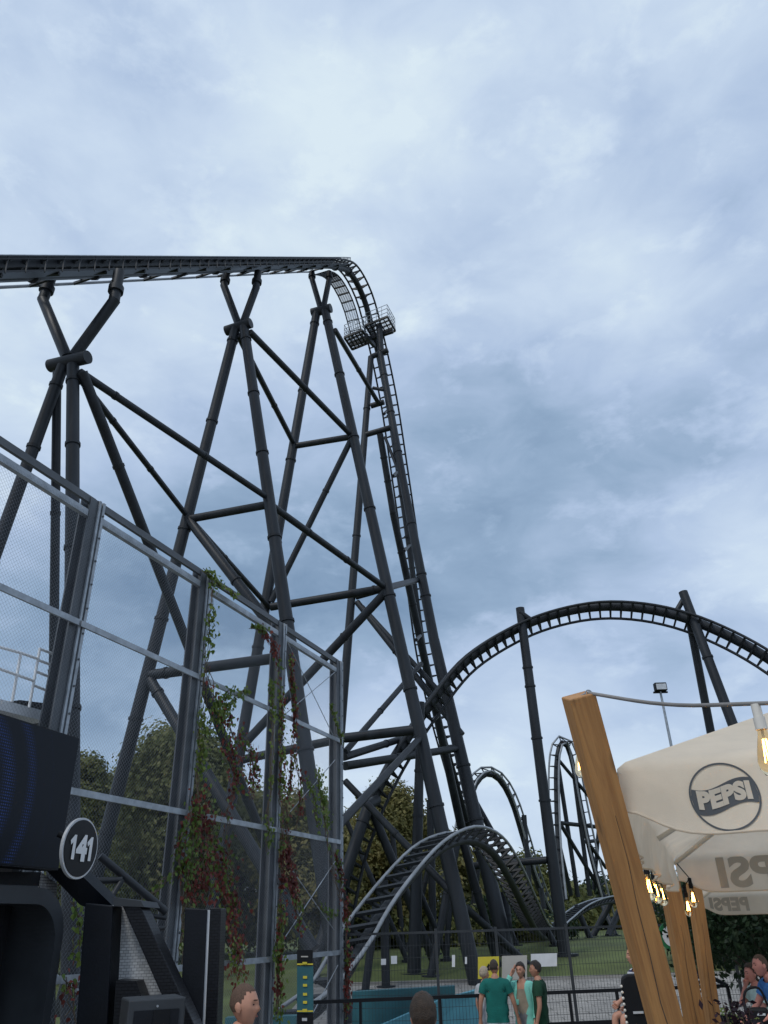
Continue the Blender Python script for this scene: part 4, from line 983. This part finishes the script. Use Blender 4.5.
# frame ribs, pole
for e in range(4):
    MB().tube([pcs[e]+V((0, 0, -.05)), papex+V((0, 0, -.07))], .02, 10).build('rib', M['pole'], t_p)
    mid = (pcs[e]+pcs[(e+1) % 4])/2; MB().tube([mid+V((0, 0, -.07)), papex+V((0, 0, -.07))], .017, 10).build('rib', M['pole'], t_p)
    MB().tube([pcs[e].lerp(papex, .5)+V((0, 0, -.06)), V((papex.x, papex.y, papex.z-.75))], .014, 8).build('strut', M['pole'], t_p)
MB().tube([V((papex.x, papex.y, 0)), papex], .035, 14).build('pole', M['pole'], t_p)
MB().tube([V((papex.x, papex.y, 0.0)), V((papex.x, papex.y, .07))], .4, 24).build('base', M['black'], t_p)
# second parasol behind
Q = PD(701, 903, 11.6); dz = 2.47
q3 = V((Q.x, Q.y, dz)); D2 = 3.3
t_q, vf2, qcs, qapex = parasol(q3-ey*D2, ex, ey, 3.4, D2, None, .27, 'further cream parasol showing mirrored grey lettering on its back valance')
for ch in [c for c in t_q.children if c.name.startswith('valance')][:1]:
    for h_ in list(ch.children): bpy.data.objects.remove(h_)
    bpy.data.objects.remove(ch)
vs, fs = textmesh('PEPSI', .235, .012); wT = max(q.x for q in vs)
cprint(vf2, 2, 3.4-.12-wT, .14, [(q.x, q.y) for q in vs], fs, 'valance_lettering', 'print_through', t_q, -.006)
MB().tube([V((qapex.x, qapex.y, 0)), qapex], .03, 12).build('pole', M['pole'], t_q)
for e in range(4): MB().tube([qcs[e]+V((0, 0, -.05)), qapex+V((0, 0, -.07))], .018, 8).build('rib', M['pole'], t_q)

# ------------------------------------------------------------------ string lights
def bulb(c, label, tilt=0, sock='pole'):
    c = V(c); t = thing('light_bulb', c, label, 'light bulb', 'bulbs of the string lights')
    MB().tube([c+V((0, 0, .115)), c+V((0, 0, .07))], .016, 18).tube([c+V((0, 0, .0695)), c+V((0, 0, .028))], .0195, 18).build('socket', M[sock], t)
    prof = [(.03, .015), (.012, .017), (-.01, .024), (-.045, .033), (-.075, .0385), (-.1, .036), (-.12, .024), (-.128, .002)]
    MB().tube([c+V((0, 0, z)) for z, r_ in prof], [r_ for z, r_ in prof], 20, caps=False).build('glass_globe', M['glass'], t)
    fm_ = MB()
    for k in range(4):
        a = 2*math.pi*k/4+.4; b2 = a+.5
        fm_.tube([c+V((math.cos(a)*.006, math.sin(a)*.006, -.005)), c+V((math.cos(b2)*.013, math.sin(b2)*.013, -.08))], .0015, 6)
    fm_.build('filament', M['filament'], t)
    MB().tube([c+V((0, 0, .03)), c+V((0, 0, -.02))], .004, 6).build('stem', M['pole'], t)
    return t
b0 = PD(764, 738, 2.6)
bul0 = bulb(b0, 'large clear glowing bulb hanging before the parasol at the right edge')
def bcopy(src, loc, label):
    r_ = src.copy(); COL.objects.link(r_); r_.location = loc; r_['label'] = label
    for ch in src.children:
        c = ch.copy(); COL.objects.link(c); c.parent = r_
    return r_
bul1 = None
for (u, v, D), lb in (((579, 758, 5.2), 'pale bulb peeking out left of the large wooden post'), ((648, 879, 5.0), 'glowing bulb just right of the large wooden post, leftmost of its cluster'),
                      ((655, 884, 5.5), 'middle glowing bulb in the cluster beside the large wooden post'), ((661, 888, 6.0), 'rightmost glowing bulb in the cluster beside the large wooden post'),
                      ((692, 892, 6.9), 'upper glowing bulb in front of the two rear wooden posts'), ((687, 901, 7.0), 'lower glowing bulb in front of the two rear wooden posts')):
    if bul1 is None: bul1 = bulb(PD(u, v, D), lb, 0, 'black')
    else: bcopy(bul1, PD(u, v, D), lb)
w0 = thing('light_cable', PD(590, 693, 3.3), 'grey cable running from the large wooden post to the large bulb', 'cable')
k0 = PD(588, 693, 3.28); k1 = b0+V((0, 0, .118))
MB().tube(crom([k0, k0.lerp(k1, .5)+V((0, 0, -.025)), k1, k1+(k1-k0).normalized()*1.2+V((0, 0, .12))], 30)[0], .0075, 8).build('cord', M['cable'], w0)
w1_ = thing('light_cable', PD(650, 870, 5), 'thin cable carrying the bulb cluster behind the large wooden post', 'cable')
MB().tube([PD(560, 742, 5.2), PD(576, 746, 5.2)+V((0, 0, .03)), PD(648, 872, 5.0)+V((0, 0, .03)), PD(655, 878, 5.5)+V((0, 0, .03)), PD(661, 883, 6.0)+V((0, 0, .02))], .006, 6).build('cord', M['black'], w1_)
w2_ = thing('light_cable', PD(692, 885, 6.9), 'short cable carrying the bulbs by the rear wooden posts', 'cable')
MB().tube([pcs[3]+V((0, 0, -.03)), PD(692, 892, 6.9)+V((0, 0, .115)), PD(687, 901, 7.0)+V((0, 0, .115))], .005, 6).build('cord', M['black'], w2_)

# ================================================================== PEOPLE
def skinmesh(vs, es, rs, root=0, sub=2):
    me = bpy.data.meshes.new('sk'); me.from_pydata([tuple(v) for v in vs], es, []); me.update()
    o = bpy.data.objects.new('sk', me); COL.objects.link(o)
    o.modifiers.new('s', 'SKIN'); sd = me.skin_vertices[0].data
    for i, r_ in enumerate(rs): sd[i].radius = r_ if isinstance(r_, tuple) else (r_, r_); sd[i].use_root = (i == root)
    ss = o.modifiers.new('u', 'SUBSURF'); ss.levels = sub; ss.render_levels = sub
    dg = bpy.context.evaluated_depsgraph_get(); m2 = bpy.data.meshes.new_from_object(o.evaluated_get(dg))
    out = ([v.co.copy() for v in m2.vertices], [list(p_.vertices) for p_ in m2.polygons])
    bpy.data.objects.remove(o); bpy.data.meshes.remove(me); bpy.data.meshes.remove(m2); return out
def headmesh():
    seg, rings = 40, 32; vs = []; fs = []
    for i in range(rings+1):
        th = math.pi*i/rings
        for j in range(seg):
            ph = 2*math.pi*j/seg; d = V((math.sin(th)*math.cos(ph), math.sin(th)*math.sin(ph), math.cos(th)))
            x, y, z = d.x*.073, d.y*.094, d.z*.118
            if d.z < 0:                       # jaw narrows, chin forward
                k = -d.z; x *= 1-.34*k; y = y*(1-.20*k)+(.022*k if d.y > 0 else .030*k*(1-abs(d.x)))
                if d.y < -.1: y *= 1-.25*k
            g = lambda cx, cz, sx, sz: math.exp(-((d.x-cx)/sx)**2-((d.z-cz)/sz)**2) if d.y > 0 else 0
            y += .019*g(0, -.22, .13, .13)+.010*g(0, -.05, .09, .22)      # nose
            y += .007*g(0, .16, .5, .10)                                   # brow
            y -= .012*g(.36, .02, .17, .10)+.012*g(-.36, .02, .17, .10)    # eye sockets
            y += .007*g(0, -.50, .22, .05)+.006*g(0, -.60, .2, .05)-.004*g(0, -.55, .25, .02)   # lips
            y += .010*g(0, -.83, .25, .12)                                 # chin
            x += math.copysign(.005, d.x)*(g(.62, -.16, .25, .2)+g(-.62, -.16, .25, .2))
            if d.z > .3 and d.y < 0: y *= 1.04
            vs.append(V((x, y, z)))
    for i in range(rings):
        for j in range(seg): fs.append((i*seg+j, (i+1)*seg+j, (i+1)*seg+(j+1) % seg, i*seg+(j+1) % seg))
    return vs, fs
HV, HF = headmesh()
def person(px, yaw, label, H=1.75, skin='skin', hair='hairdk', top='ltgrey', bottom='midgrey', shoes='black', pose=None, hairlen=.0, longsleeve=False, group=None, head_yaw=0, head_pitch=0, buzz=False, sitz=None, extra=None, female=False, base=None):
    s = H/1.75; wS = .165 if female else .185
    J = {'pel': (0, 0, .95), 'sp': (0, .0, 1.12), 'ch': (0, .01, 1.32), 'nb': (0, -.01, 1.47), 'nt': (0, .015, 1.57),
         'sL': (-wS, -.01, 1.42), 'eL': (-wS-.075, -.03, 1.13), 'wL': (-wS-.07, .05, .88), 'sR': (wS, -.01, 1.42), 'eR': (wS+.075, -.03, 1.13), 'wR': (wS+.07, .05, .88),
         'hL': (-.095, 0, .90), 'kL': (-.10, .02, .50), 'aL': (-.10, -.03, .09), 'tL': (-.12, .13, .04), 'hR': (.095, 0, .90), 'kR': (.10, .02, .50), 'aR': (.10, -.03, .09), 'tR': (.12, .13, .04)}
    J.update(pose or {})
    mat4 = Matrix.Translation(V(base)) @ Matrix.Rotation(yaw, 4, 'Z') @ Matrix.Diagonal((s, s, s, 1))
    W = {k: mat4 @ V(q) for k, q in J.items()}
    t = thing('person', base, label, 'person', group)
    names = list(J); ix = {k: i for i, k in enumerate(names)}
    E_ = [('pel', 'sp'), ('sp', 'ch'), ('ch', 'nb'), ('nb', 'nt'), ('ch', 'sL'), ('sL', 'eL'), ('eL', 'wL'), ('ch', 'sR'), ('sR', 'eR'), ('eR', 'wR'), ('pel', 'hL'), ('hL', 'kL'), ('kL', 'aL'), ('aL', 'tL'), ('pel', 'hR'), ('hR', 'kR'), ('kR', 'aR'), ('aR', 'tR')]
    rd = {'pel': .125, 'sp': .115, 'ch': .13, 'nb': .072, 'nt': .055, 'sL': .062, 'sR': .062, 'eL': .041, 'eR': .041, 'wL': .028, 'wR': .028, 'hL': .088, 'hR': .088, 'kL': .056, 'kR': .056, 'aL': .038, 'aR': .038, 'tL': .034, 'tR': .034}
    JV = {k: V(q) for k, q in J.items()}
    vs, fs = skinmesh([JV[k] for k in names], [(ix[a], ix[b_]) for a, b_ in E_], [rd[k] for k in names], 0)
    bones = [(a, b_) for a, b_ in E_ if b_ not in ('sL', 'sR', 'hL', 'hR')]+[('ch', 'sL'), ('ch', 'sR'), ('pel', 'hL'), ('pel', 'hR')]
    def near(q):
        best = (9, None, 0)
        for a, b_ in bones:
            ab = JV[b_]-JV[a]; f = max(0, min(1, (q-JV[a]).dot(ab)/ab.length_squared)); d_ = (q-JV[a]-ab*f).length/(rd[a]*(1-f)+rd[b_]*f)
            if d_ < best[0]: best = (d_, (a, b_), f)
        return best
    TB = (('pel', 'sp'), ('sp', 'ch'), ('ch', 'nb'))
    info = [near(q) for q in vs]; wd = 1.16 if female else 1.24
    def wide(q, nf):
        if nf[1] in TB or nf[1] in (('pel', 'hL'), ('pel', 'hR')):
            ax_ = JV[nf[1][0]].lerp(JV[nf[1][1]], nf[2]); k = wd if nf[1] != ('ch', 'nb') else 1+(wd-1)*(1-nf[2])
            return V((q.x*k, ax_.y+(q.y-ax_.y)*.84, q.z))
        return q
    lv_ = [wide(q, nf) for q, nf in zip(vs, info)]
    tmp = bmesh.new(); bv_ = [tmp.verts.new(q) for q in lv_]
    for f in fs:
        try: tmp.faces.new([bv_[i] for i in f])
        except ValueError: pass
    bmesh.ops.recalc_face_normals(tmp, faces=tmp.faces); tmp.normal_update(); nr_ = [v.normal.copy() for v in bv_]; tmp.free()
    def garment(sel, th, name, mt, fold=.006, hem=None):
        keep_ = {}; gv = []; gf = []
        for f in fs:
            if all(sel(info[i], lv_[i]) for i in f):
                for i in f:
                    if i not in keep_:
                        q = lv_[i]; keep_[i] = len(gv); gv.append((q+nr_[i]*(th+fold*(mnoise.noise(q*11)+.6*mnoise.noise(V((q.x*14, q.y*14, q.z*5)))))))
                gf.append([keep_[i] for i in f])
        if hem is not None:
            bm = bmesh.new(); bb = [bm.verts.new(q) for q in gv]
            for f in gf: bm.faces.new([bb[i] for i in f])
            bmesh.ops.bisect_plane(bm, geom=bm.verts[:]+bm.edges[:]+bm.faces[:], plane_co=(0, 0, hem), plane_no=(0, 0, -1), clear_outer=True)
            bm.verts.index_update(); gv = [v.co.copy() for v in bm.verts]; gf = [[v.index for v in f.verts] for f in bm.faces]; bm.free()
        gv = [mat4 @ q for q in gv]
        g_ = MB(); g_.add(gv, gf, 0, True); return g_.build(name, M[mt], t)
    vs = [mat4 @ q for q in lv_]
    mb = MB(); mb.add(vs, fs, 0, True)
    # head
    hm = mat4 @ Matrix.Translation(V(J['nt'])+V((0, .012, .075))) @ Matrix.Rotation(head_yaw, 4, 'Z') @ Matrix.Rotation(head_pitch, 4, 'X')
    mb.add([hm @ q for q in HV], HF, 0, True)
    for sg in (-1, 1):   # ears
        mb.add([hm @ (V((sg*.073, -.008, -.012))+V((q.x*.16*1, q.y*.22, q.z*.27))) for q in [v*1.0 for v in HV]], HF, 0, True)
        mb.sphere(hm @ V((sg*.028, .0785, .003)), .0075*s, 10, 6, (1, .7, .6), 2)
        mb.add([hm @ q for q in [V((sg*.012, .099, .022)), V((sg*.048, .086, .024)), V((sg*.048, .088, .031)), V((sg*.012, .101, .030))]], [(0, 1, 2, 3)], 3)
    mb.add([hm @ V(q) for q in [(-.020, .092, -.064), (0, .099, -.067), (.020, .092, -.064), (.012, .0955, -.057), (0, .100, -.058), (-.012, .0955, -.057)]], [(0, 1, 2, 3, 4, 5)], 1)
    # hands: palm, four bent fingers, thumb
    for sd in ('L', 'R'):
        w_ = W['w'+sd]; e_ = W['e'+sd]; d = (w_-e_).normalized(); sg = -1 if sd == 'L' else 1
        fw = (mat4.to_3x3() @ V((0, 1, 0))).normalized(); n_ = d.cross(fw)
        n_ = n_.normalized() if n_.length > .2 else V((1, 0, 0)); a_ = n_.cross(d).normalized()      # a_: across the palm
        mb.tube([w_-d*.02*s, w_+d*.03*s, w_+d*.085*s], [.026*s, .034*s, .036*s], 10)
        for q in range(4):
            r0 = w_+d*.08*s+a_*(q-1.5)*.019*s; ln = (.07, .08, .077, .06)[q]*s; cu = n_*(-sg)*.25
            d2 = (d+cu).normalized(); d3 = (d+cu*3).normalized()
            mb.tube([r0-d*.015*s, r0+d*ln*.45, r0+d*ln*.45+d2*ln*.35, r0+d*ln*.45+d2*ln*.35+d3*ln*.25], [.0095*s, .009*s, .008*s, .005*s], 7)
        th = w_+d*.03*s+a_*.03*s; dt = (d*.7+a_*.6).normalized(); mb.tube([th-dt*.02*s, th+dt*.03*s, th+dt*.03*s+d*.028*s], [.012*s, .0105*s, .007*s], 7)
    mb.build('body', [M[skin], M['lip'], M['eye'], M[hair]], t)
    # hair: shell over the skull
    hv = []; hf = []; keep = {}
    for i, q in enumerate(HV):
        up = q.z/.118; fr_ = q.y/.094
        line = .56 if fr_ > .5 else (.56-(.5-fr_)*1.35 if fr_ > -.15 else -.38-hairlen)
        if up > line+(.05*mnoise.noise(q*60)):
            off_ = (.0018 if buzz else .012+.006*mnoise.noise(q*55)+(.010*max(0, up))); nrm = V((q.x/.073**2, q.y/.094**2, q.z/.118**2)).normalized()
            keep[i] = len(hv); hv.append(hm @ (q+nrm*off_))
    for f in HF:
        if all(i in keep for i in f): hf.append([keep[i] for i in f])
    h_ = MB(); h_.add(hv, hf, 0, True)
    if hairlen > .2:  # pony tail
        h_.tube([hm @ V((0, -.095, .03)), hm @ V((0, -.135, -.01)), hm @ V((0, -.125, -.10)), hm @ V((0, -.10, -.19))], [.022*s, .03*s, .026*s, .006*s], 10)
    h_.build('hair', M[hair], t)
    def is_shirt(nf, q):
        bn, f = nf[1], nf[2]
        if longsleeve and q.y > .02 and -.055 < q.x < .045 and bn in TB+(('pel', 'hL'), ('pel', 'hR')): return False
        if bn in (('pel', 'sp'), ('sp', 'ch'), ('ch', 'sL'), ('ch', 'sR')): return True
        if bn == ('ch', 'nb'): return True
        if bn == ('nb', 'nt'): return f < .10
        if bn in (('pel', 'hL'), ('pel', 'hR')): return True
        if bn in (('hL', 'kL'), ('hR', 'kR')) and 'kL' not in (pose or {}): return f < .45
        if bn in (('sL', 'eL'), ('sR', 'eR')): return longsleeve or f < .60
        if bn in (('eL', 'wL'), ('eR', 'wR')): return longsleeve and f < .9
        return False
    def is_short(nf, q):
        bn, f = nf[1], nf[2]
        if bn in (('pel', 'hL'), ('pel', 'hR')): return True
        if bn == ('pel', 'sp'): return f < .45
        if bn in (('hL', 'kL'), ('hR', 'kR')): return f < .82
        return False
    if longsleeve: garment(lambda nf, q: nf[1] in (('pel', 'sp'), ('sp', 'ch')) or (nf[1] == ('ch', 'nb') and nf[2] < .6) or nf[1] in (('ch', 'sL'), ('ch', 'sR')), .012, 'top', 'taupe', .003)
    garment(is_shirt, .024, 'hoodie' if longsleeve else 'shirt', top, .012, None if 'kL' in (pose or {}) else JV['pel'].z-(.13 if longsleeve else .085))
    garment(is_short, .015, 'shorts', bottom)
    for sd in ('L', 'R'):
        so = MB(); dd = (W['t'+sd]-W['a'+sd]); dd.z = 0; dd.normalize(); hz = W['a'+sd].z-.09*s
        so.tube([V((*(W['a'+sd]-dd*.06*s).xy, hz+.045*s)), V((*(W['a'+sd]+dd*.06*s).xy, hz+.05*s)), V((*(W['t'+sd]+dd*.06*s).xy, hz+.035*s))], [.044*s, .05*s, .036*s], 10); so.build('shoe', M[shoes], t)
    return t, W, hm
def gbase(u, v, D, dx=0): q = PD(u, v, D); return (q.x+dx, q.y, .006), q.z
def hscale(z): return 1.75*z/1.655
def yaw_to(x, y): return math.atan2(-x, y)
# man in the left foreground, profile to the right
b_, z = gbase(240, 1004, 5.2); person(None, yaw_to(1, -.25), 'man with buzzed hair in profile facing right at the bottom left', hscale(z), 'skin', 'hairbuzz', 'blacktee', 'midgrey', buzz=True, base=b_)
b_, z = gbase(424, 1016, 4.9); person(None, yaw_to(-.15, 1), 'person seen from behind with short dark hair at the bottom centre', hscale(z), 'skin2', 'hairbr', 'blacktee', 'midgrey', base=b_, hairlen=.18)
b_, z = gbase(494, 967, 12.2); person(None, yaw_to(.1, 1), 'man in teal t-shirt seen from behind with arms hanging', hscale(z), 'skin2', 'hairbr', 'tealtee', 'ltgrey', base=b_, head_yaw=-.35, buzz=True, pose={'eL': (-.27, -.04, 1.15), 'wL': (-.29, .02, .90), 'eR': (.28, -.03, 1.15), 'wR': (.33, .05, .91)})
b_, z = gbase(521, 970, 12.4); tW, WW, hW = person(None, yaw_to(-.5, -.85), 'woman in open mint hoodie holding a hand to her forehead', hscale(z), 'skin', 'hairdk', 'mint', 'midgrey', base=b_, female=True, hairlen=.25, longsleeve=True, pose={'eR': (.28, .22, 1.33), 'wR': (.115, .17, 1.60), 'eL': (-.22, -.03, 1.14), 'wL': (-.21, .06, .9)})
b_, z = gbase(537, 969, 12.1); person(None, yaw_to(-1, .35), 'young man in dark green t-shirt facing left', hscale(z), 'skin2', 'hairdk', 'dkgreen', 'blacktee', base=b_, head_yaw=.25)
b_, z = gbase(483, 974, 13.0); person(None, yaw_to(.8, .4), 'light haired person in pale grey shirt half hidden behind the man in teal', hscale(z), 'skin', 'hairgr', 'ltgrey', 'ltgrey', base=b_, female=True)
sit = {'pel': (0, 0, .62), 'sp': (0, .02, .80), 'ch': (0, .06, 1.0), 'nb': (0, .06, 1.15), 'nt': (0, .09, 1.25), 'sL': (-.17, .06, 1.10), 'sR': (.17, .06, 1.10), 'eL': (-.24, .14, .86), 'wL': (-.17, .34, .76), 'eR': (.24, .14, .86), 'wR': (.17, .34, .76),
       'hL': (-.10, .04, .6), 'kL': (-.13, .46, .62), 'aL': (-.13, .46, .2), 'tL': (-.14, .62, .15), 'hR': (.10, .04, .6), 'kR': (.13, .46, .62), 'aR': (.13, .46, .2), 'tR': (.14, .62, .15)}
def sat(u, v, D, yaw, label, hh, **k):
    q = PD(u, v, D); H = k.pop('H', 1.7); p_ = dict(sit); p_.update(k.pop('pose', {}))
    bz = q.z-1.325*H/1.75
    t, W, hm = person(None, yaw, label, H, pose=p_, base=(q.x, q.y, bz), **k)
    st = thing('bar_stool', (q.x, q.y, 0), 'dark bar stool under the '+hh, 'stool', None)
    zt2 = bz+.60*H/1.75-.11
    MB().tube([V((q.x, q.y, zt2-.05)), V((q.x, q.y, zt2))], .19, 20).build('seat', M['black'], st)
    for a in range(4): MB().tube([V((q.x+.13*math.cos(a*1.57+.8), q.y+.13*math.sin(a*1.57+.8), zt2-.05)), V((q.x+.2*math.cos(a*1.57+.8), q.y+.2*math.sin(a*1.57+.8), 0.006))], .014, 8).build('leg', M['grey'], st)
    return t, W, q
sat(757, 973, 10.6, yaw_to(-1, -.25), 'seated woman in pale mint resting her face on her hand', 'seated woman in pale mint', skin='skinred', hair='hairbr', top='palemint', bottom='palemint', female=True, hairlen=.2, pose={'eR': (.2, .24, .92), 'wR': (.05, .2, 1.18), 'eL': (-.2, .22, .84), 'wL': (-.05, .42, .80)}, H=1.65)
tb_, Wb, qb = sat(773, 962, 9.2, yaw_to(-1, -.1), 'flushed man in blue shirt leaning forward at the right edge', 'man in blue', skin='skinred', hair='hairbuzz', top='blue', bottom='midgrey', buzz=True, pose={'nt': (0, .16, 1.22), 'eR': (.25, .2, .86), 'wR': (.18, .42, .72), 'eL': (-.25, .2, .86), 'wL': (-.16, .42, .72)})
sat(640, 955, 10.5, yaw_to(-1, -.2), 'person in striped shirt mostly hidden behind the large wooden post', 'person in stripes', skin='skin', hair='hairdk', top='stripe', bottom='midgrey', female=True)
# black bag with pale print near the seated people
bq = PD(758, 1016, 8.8); bag = thing('shoulder_bag', bq, 'black bag with a pale print held by the man at the right edge', 'bag')
MB().box(bq, (.24, .10, .17), rad(-15)).build('pouch', M['black'], bag, bevel=.03)
MB().box(bq+V((.02, -.055, .02)), (.09, .008, .022), rad(-15)).build('print', M['lightgrey'], bag)
MB().tube(crom([bq+V((-.14, 0, .1)), bq+V((-.08, 0, .25)), bq+V((.08, 0, .27)), bq+V((.14, 0, .1))], 14)[0], .014, 8).build('strap', M['black'], bag)
# black studded chair back beside the large post
kq = PD(634, 1000, 7.5); ch_ = thing('armchair', (kq.x, kq.y, 0), 'black padded chair back with pale studs along its edge beside the large post', 'chair')
zt3 = PD(632, 975, 7.5).z; w_ = .2
prof = [(-.095, .25), (-.11, zt3-.12), (-.09, zt3-.03), (-.04, zt3), (.30, zt3), (.36, zt3-.05), (.37, .25)]
pp = [V((kq.x+a, kq.y, z)) for a, z in prof]
MB().prism(pp, V((.03, .14, 0))).build('backrest', M['black'], ch_, bevel=.02)
sm_ = MB()
for k in range(16):
    z = zt3-.1-k*.05; sm_.sphere(V((kq.x-.105, kq.y-.005, z)), .014, 8, 6)
sm_.build('stud_trim', M['pole'], ch_)
MB().box((kq.x+.14, kq.y+.3, .42), (.46, .5, .12)).build('seat', M['black'], ch_, bevel=.02)
for a in (-.07, .35):
    for b2 in (.1, .5): MB().bar(V((kq.x+a, kq.y+b2, .006)), V((kq.x+a, kq.y+b2, .38)), .05, .05).build('leg', M['wood2'], ch_)
MB().box((kq.x+.02, kq.y-.012, zt3-.32), (.1, .006, .02)).build('label_print', M['lightgrey'], ch_)

# purple leaved plants
def shrub(base, h, w, leafm, label, n=900, leaf=.03, seed=1):
    rr = random.Random(seed); t = thing('potted_shrub', base, label, 'plant'); st = MB(); lm = MB(); base = V(base)
    for k in range(9):
        a = rr.uniform(0, 6.28); tip = base+V((math.cos(a)*w*.4*rr.random(), math.sin(a)*w*.4*rr.random(), h*rr.uniform(.75, 1))); m_ = base.lerp(tip, .5)+V((rr.uniform(-.05, .05), rr.uniform(-.05, .05), 0))
        st.tube([base, m_, tip], [.012, .009, .004], 6)
        for q in range(n//9):
            f = rr.uniform(.2, 1.02); c = base.lerp(m_, f*2) if f < .5 else m_.lerp(tip, f*2-1); c = c+V((rr.gauss(0, w*.12), rr.gauss(0, w*.12), rr.gauss(0, .03)))
            d = V((rr.uniform(-1, 1), rr.uniform(-1, 1), rr.uniform(-.5, .8))).normalized(); x = d.cross(V((rr.uniform(-1, 1), rr.uniform(-1, 1), rr.uniform(-1, 1)))).normalized(); s_ = leaf*rr.uniform(.6, 1.3)
            lm.add([c, c+d*s_+x*s_*.5, c+d*s_*2, c+d*s_-x*s_*.5], [(0, 1, 2, 3)])
    st.build('stems', M['stem'], t); lm.build('foliage', M[leafm], t, fixn=False)
q = PD(689, 972, 8.3); shrub((q.x, q.y, .006), q.z, .30, 'purple', 'purple leaved plant squeezed behind the left rear wooden post', 1500, .035, 3)
q = PD(736, 1002, 6.8); shrub((q.x, q.y, .006), q.z, .55, 'purple', 'low purple leaved plant right of the two rear wooden posts', 1800, .035, 4)
q = PD(728, 1000, 8.6); shrub((q.x, q.y, .006), q.z, .5, 'vineG', 'small green leafy plant below the end of the low railing', 600, .03, 5)

# ================================================================== LIGHT AND SKY
sun_el, sun_az = rad(52), rad(215)      # azimuth measured clockwise from +Y (ahead): behind-left of the viewer
sl_ = bpy.data.lights.new('sun', 'SUN'); so_ = bpy.data.objects.new('sun', sl_); COL.objects.link(so_)
sl_.energy = 1.1; sl_.angle = rad(14); sl_.color = (1, .97, .92)
sd_ = V((math.sin(sun_az)*math.cos(sun_el), math.cos(sun_az)*math.cos(sun_el), math.sin(sun_el)))
so_.rotation_mode = 'QUATERNION'; so_.rotation_quaternion = sd_.to_track_quat('Z', 'Y'); so_.location = (0, 0, 60)
w = bpy.data.worlds.new('World'); SC.world = w; w.use_nodes = True; nt = w.node_tree; N = nt.nodes; L = nt.links
bg = N['Background']; bg.inputs['Strength'].default_value = .1
sky = N.new('ShaderNodeTexSky'); sky.sky_type = 'NISHITA'; sky.sun_disc = False; sky.sun_elevation = sun_el; sky.sun_rotation = sun_az; sky.air_density = 1.2; sky.dust_density = 1.5
tc = N.new('ShaderNodeTexCoord'); sp = N.new('ShaderNodeSeparateXYZ'); L.new(tc.outputs['Generated'], sp.inputs[0])
zc = mth('ADD', mth('MAXIMUM', sp.outputs['Z'], 0.0), .22)
cmb = N.new('ShaderNodeCombineXYZ'); L.new(mth('DIVIDE', sp.outputs['X'], zc), cmb.inputs['X']); L.new(mth('DIVIDE', sp.outputs['Y'], zc), cmb.inputs['Y'])
def wnoise(scale, detail, rough, dist=0., off_=0.):
    n = N.new('ShaderNodeTexNoise'); n.inputs['Scale'].default_value = scale; n.inputs['Detail'].default_value = detail; n.inputs['Roughness'].default_value = rough; n.inputs['Distortion'].default_value = dist
    mp = N.new('ShaderNodeMapping'); mp.inputs['Location'].default_value = (off_, off_*.7, off_*1.3); mp.inputs['Scale'].default_value = (1, 1, 1.9); L.new(tc.outputs['Generated'], mp.inputs['Vector']); L.new(mp.outputs[0], n.inputs['Vector']); return n.outputs['Fac']
def lobe(u, v, k):
    d = ray(u, v).normalized(); vm = N.new('ShaderNodeVectorMath'); vm.operation = 'DOT_PRODUCT'; nm = N.new('ShaderNodeVectorMath'); nm.operation = 'NORMALIZE'
    L.new(tc.outputs['Generated'], nm.inputs[0]); L.new(nm.outputs[0], vm.inputs[0]); vm.inputs[1].default_value = d
    return mth('POWER', mth('MAXIMUM', vm.outputs['Value'], 0), k)
big = wnoise(2.6, 6, .5, .25, 3.1); fine = wnoise(8.0, 8, .56, .4, 7.7)
# cloud thickness: 0 thin and bright, 1 heavy and blue-grey
th = mth('ADD', mth('MULTIPLY', mth('SUBTRACT', big, .5), .95), mth('MULTIPLY', mth('SUBTRACT', fine, .5), .6))
for (u, v, k, a) in ((640, 500, 26, .38), (420, 600, 60, .26), (250, 640, 40, .36), (60, 610, 50, .36), (610, 310, 90, -.26), (450, 330, 120, .10), (350, 110, 70, -.30), (60, 330, 30, -.14), (640, 100, 20, -.02), (330, 740, 120, -.22), (620, 800, 30, -.22), (760, 570, 260, -.3)):
    th = mth('ADD', th, mth('MULTIPLY', lobe(u, v, k), a))
puff = wnoise(11.0, 7, .6, .15, 13.3)
th = mth('SUBTRACT', mth('ADD', th, .40), mth('MULTIPLY', mth('MAXIMUM', mth('SUBTRACT', puff, .53), 0), 1.1))
cr = N.new('ShaderNodeValToRGB'); e = cr.color_ramp.elements
cols = [(0., (.60, .70, .77)), (.25, (.485, .585, .72)), (.5, (.37, .47, .635)), (.75, (.245, .345, .485)), (1., (.155, .24, .365))]
while len(e) < len(cols): e.new(.5)
for i, (p_, c) in enumerate(cols): e[i].position = p_; e[i].color = (*c, 1)
L.new(th, cr.inputs['Fac'])
sc10 = N.new('ShaderNodeVectorMath'); sc10.operation = 'SCALE'; L.new(cr.outputs['Color'], sc10.inputs[0]); sc10.inputs['Scale'].default_value = 10.0
mx = N.new('ShaderNodeMix'); mx.data_type = 'RGBA'; mx.inputs['Factor'].default_value = .93
L.new(sky.outputs['Color'], mx.inputs['A']); L.new(sc10.outputs[0], mx.inputs['B']); L.new(mx.outputs['Result'], bg.inputs['Color'])
vs_ = SC.view_settings; vs_.view_transform = 'Standard'; vs_.look = 'None'; vs_.exposure = .3; vs_.gamma = 1; vs_.use_curve_mapping = False
SC.cycles.max_bounces = 8; SC.cycles.transparent_max_bounces = 16
for o in COL.objects:
    if '_l' in o: del o['_l']
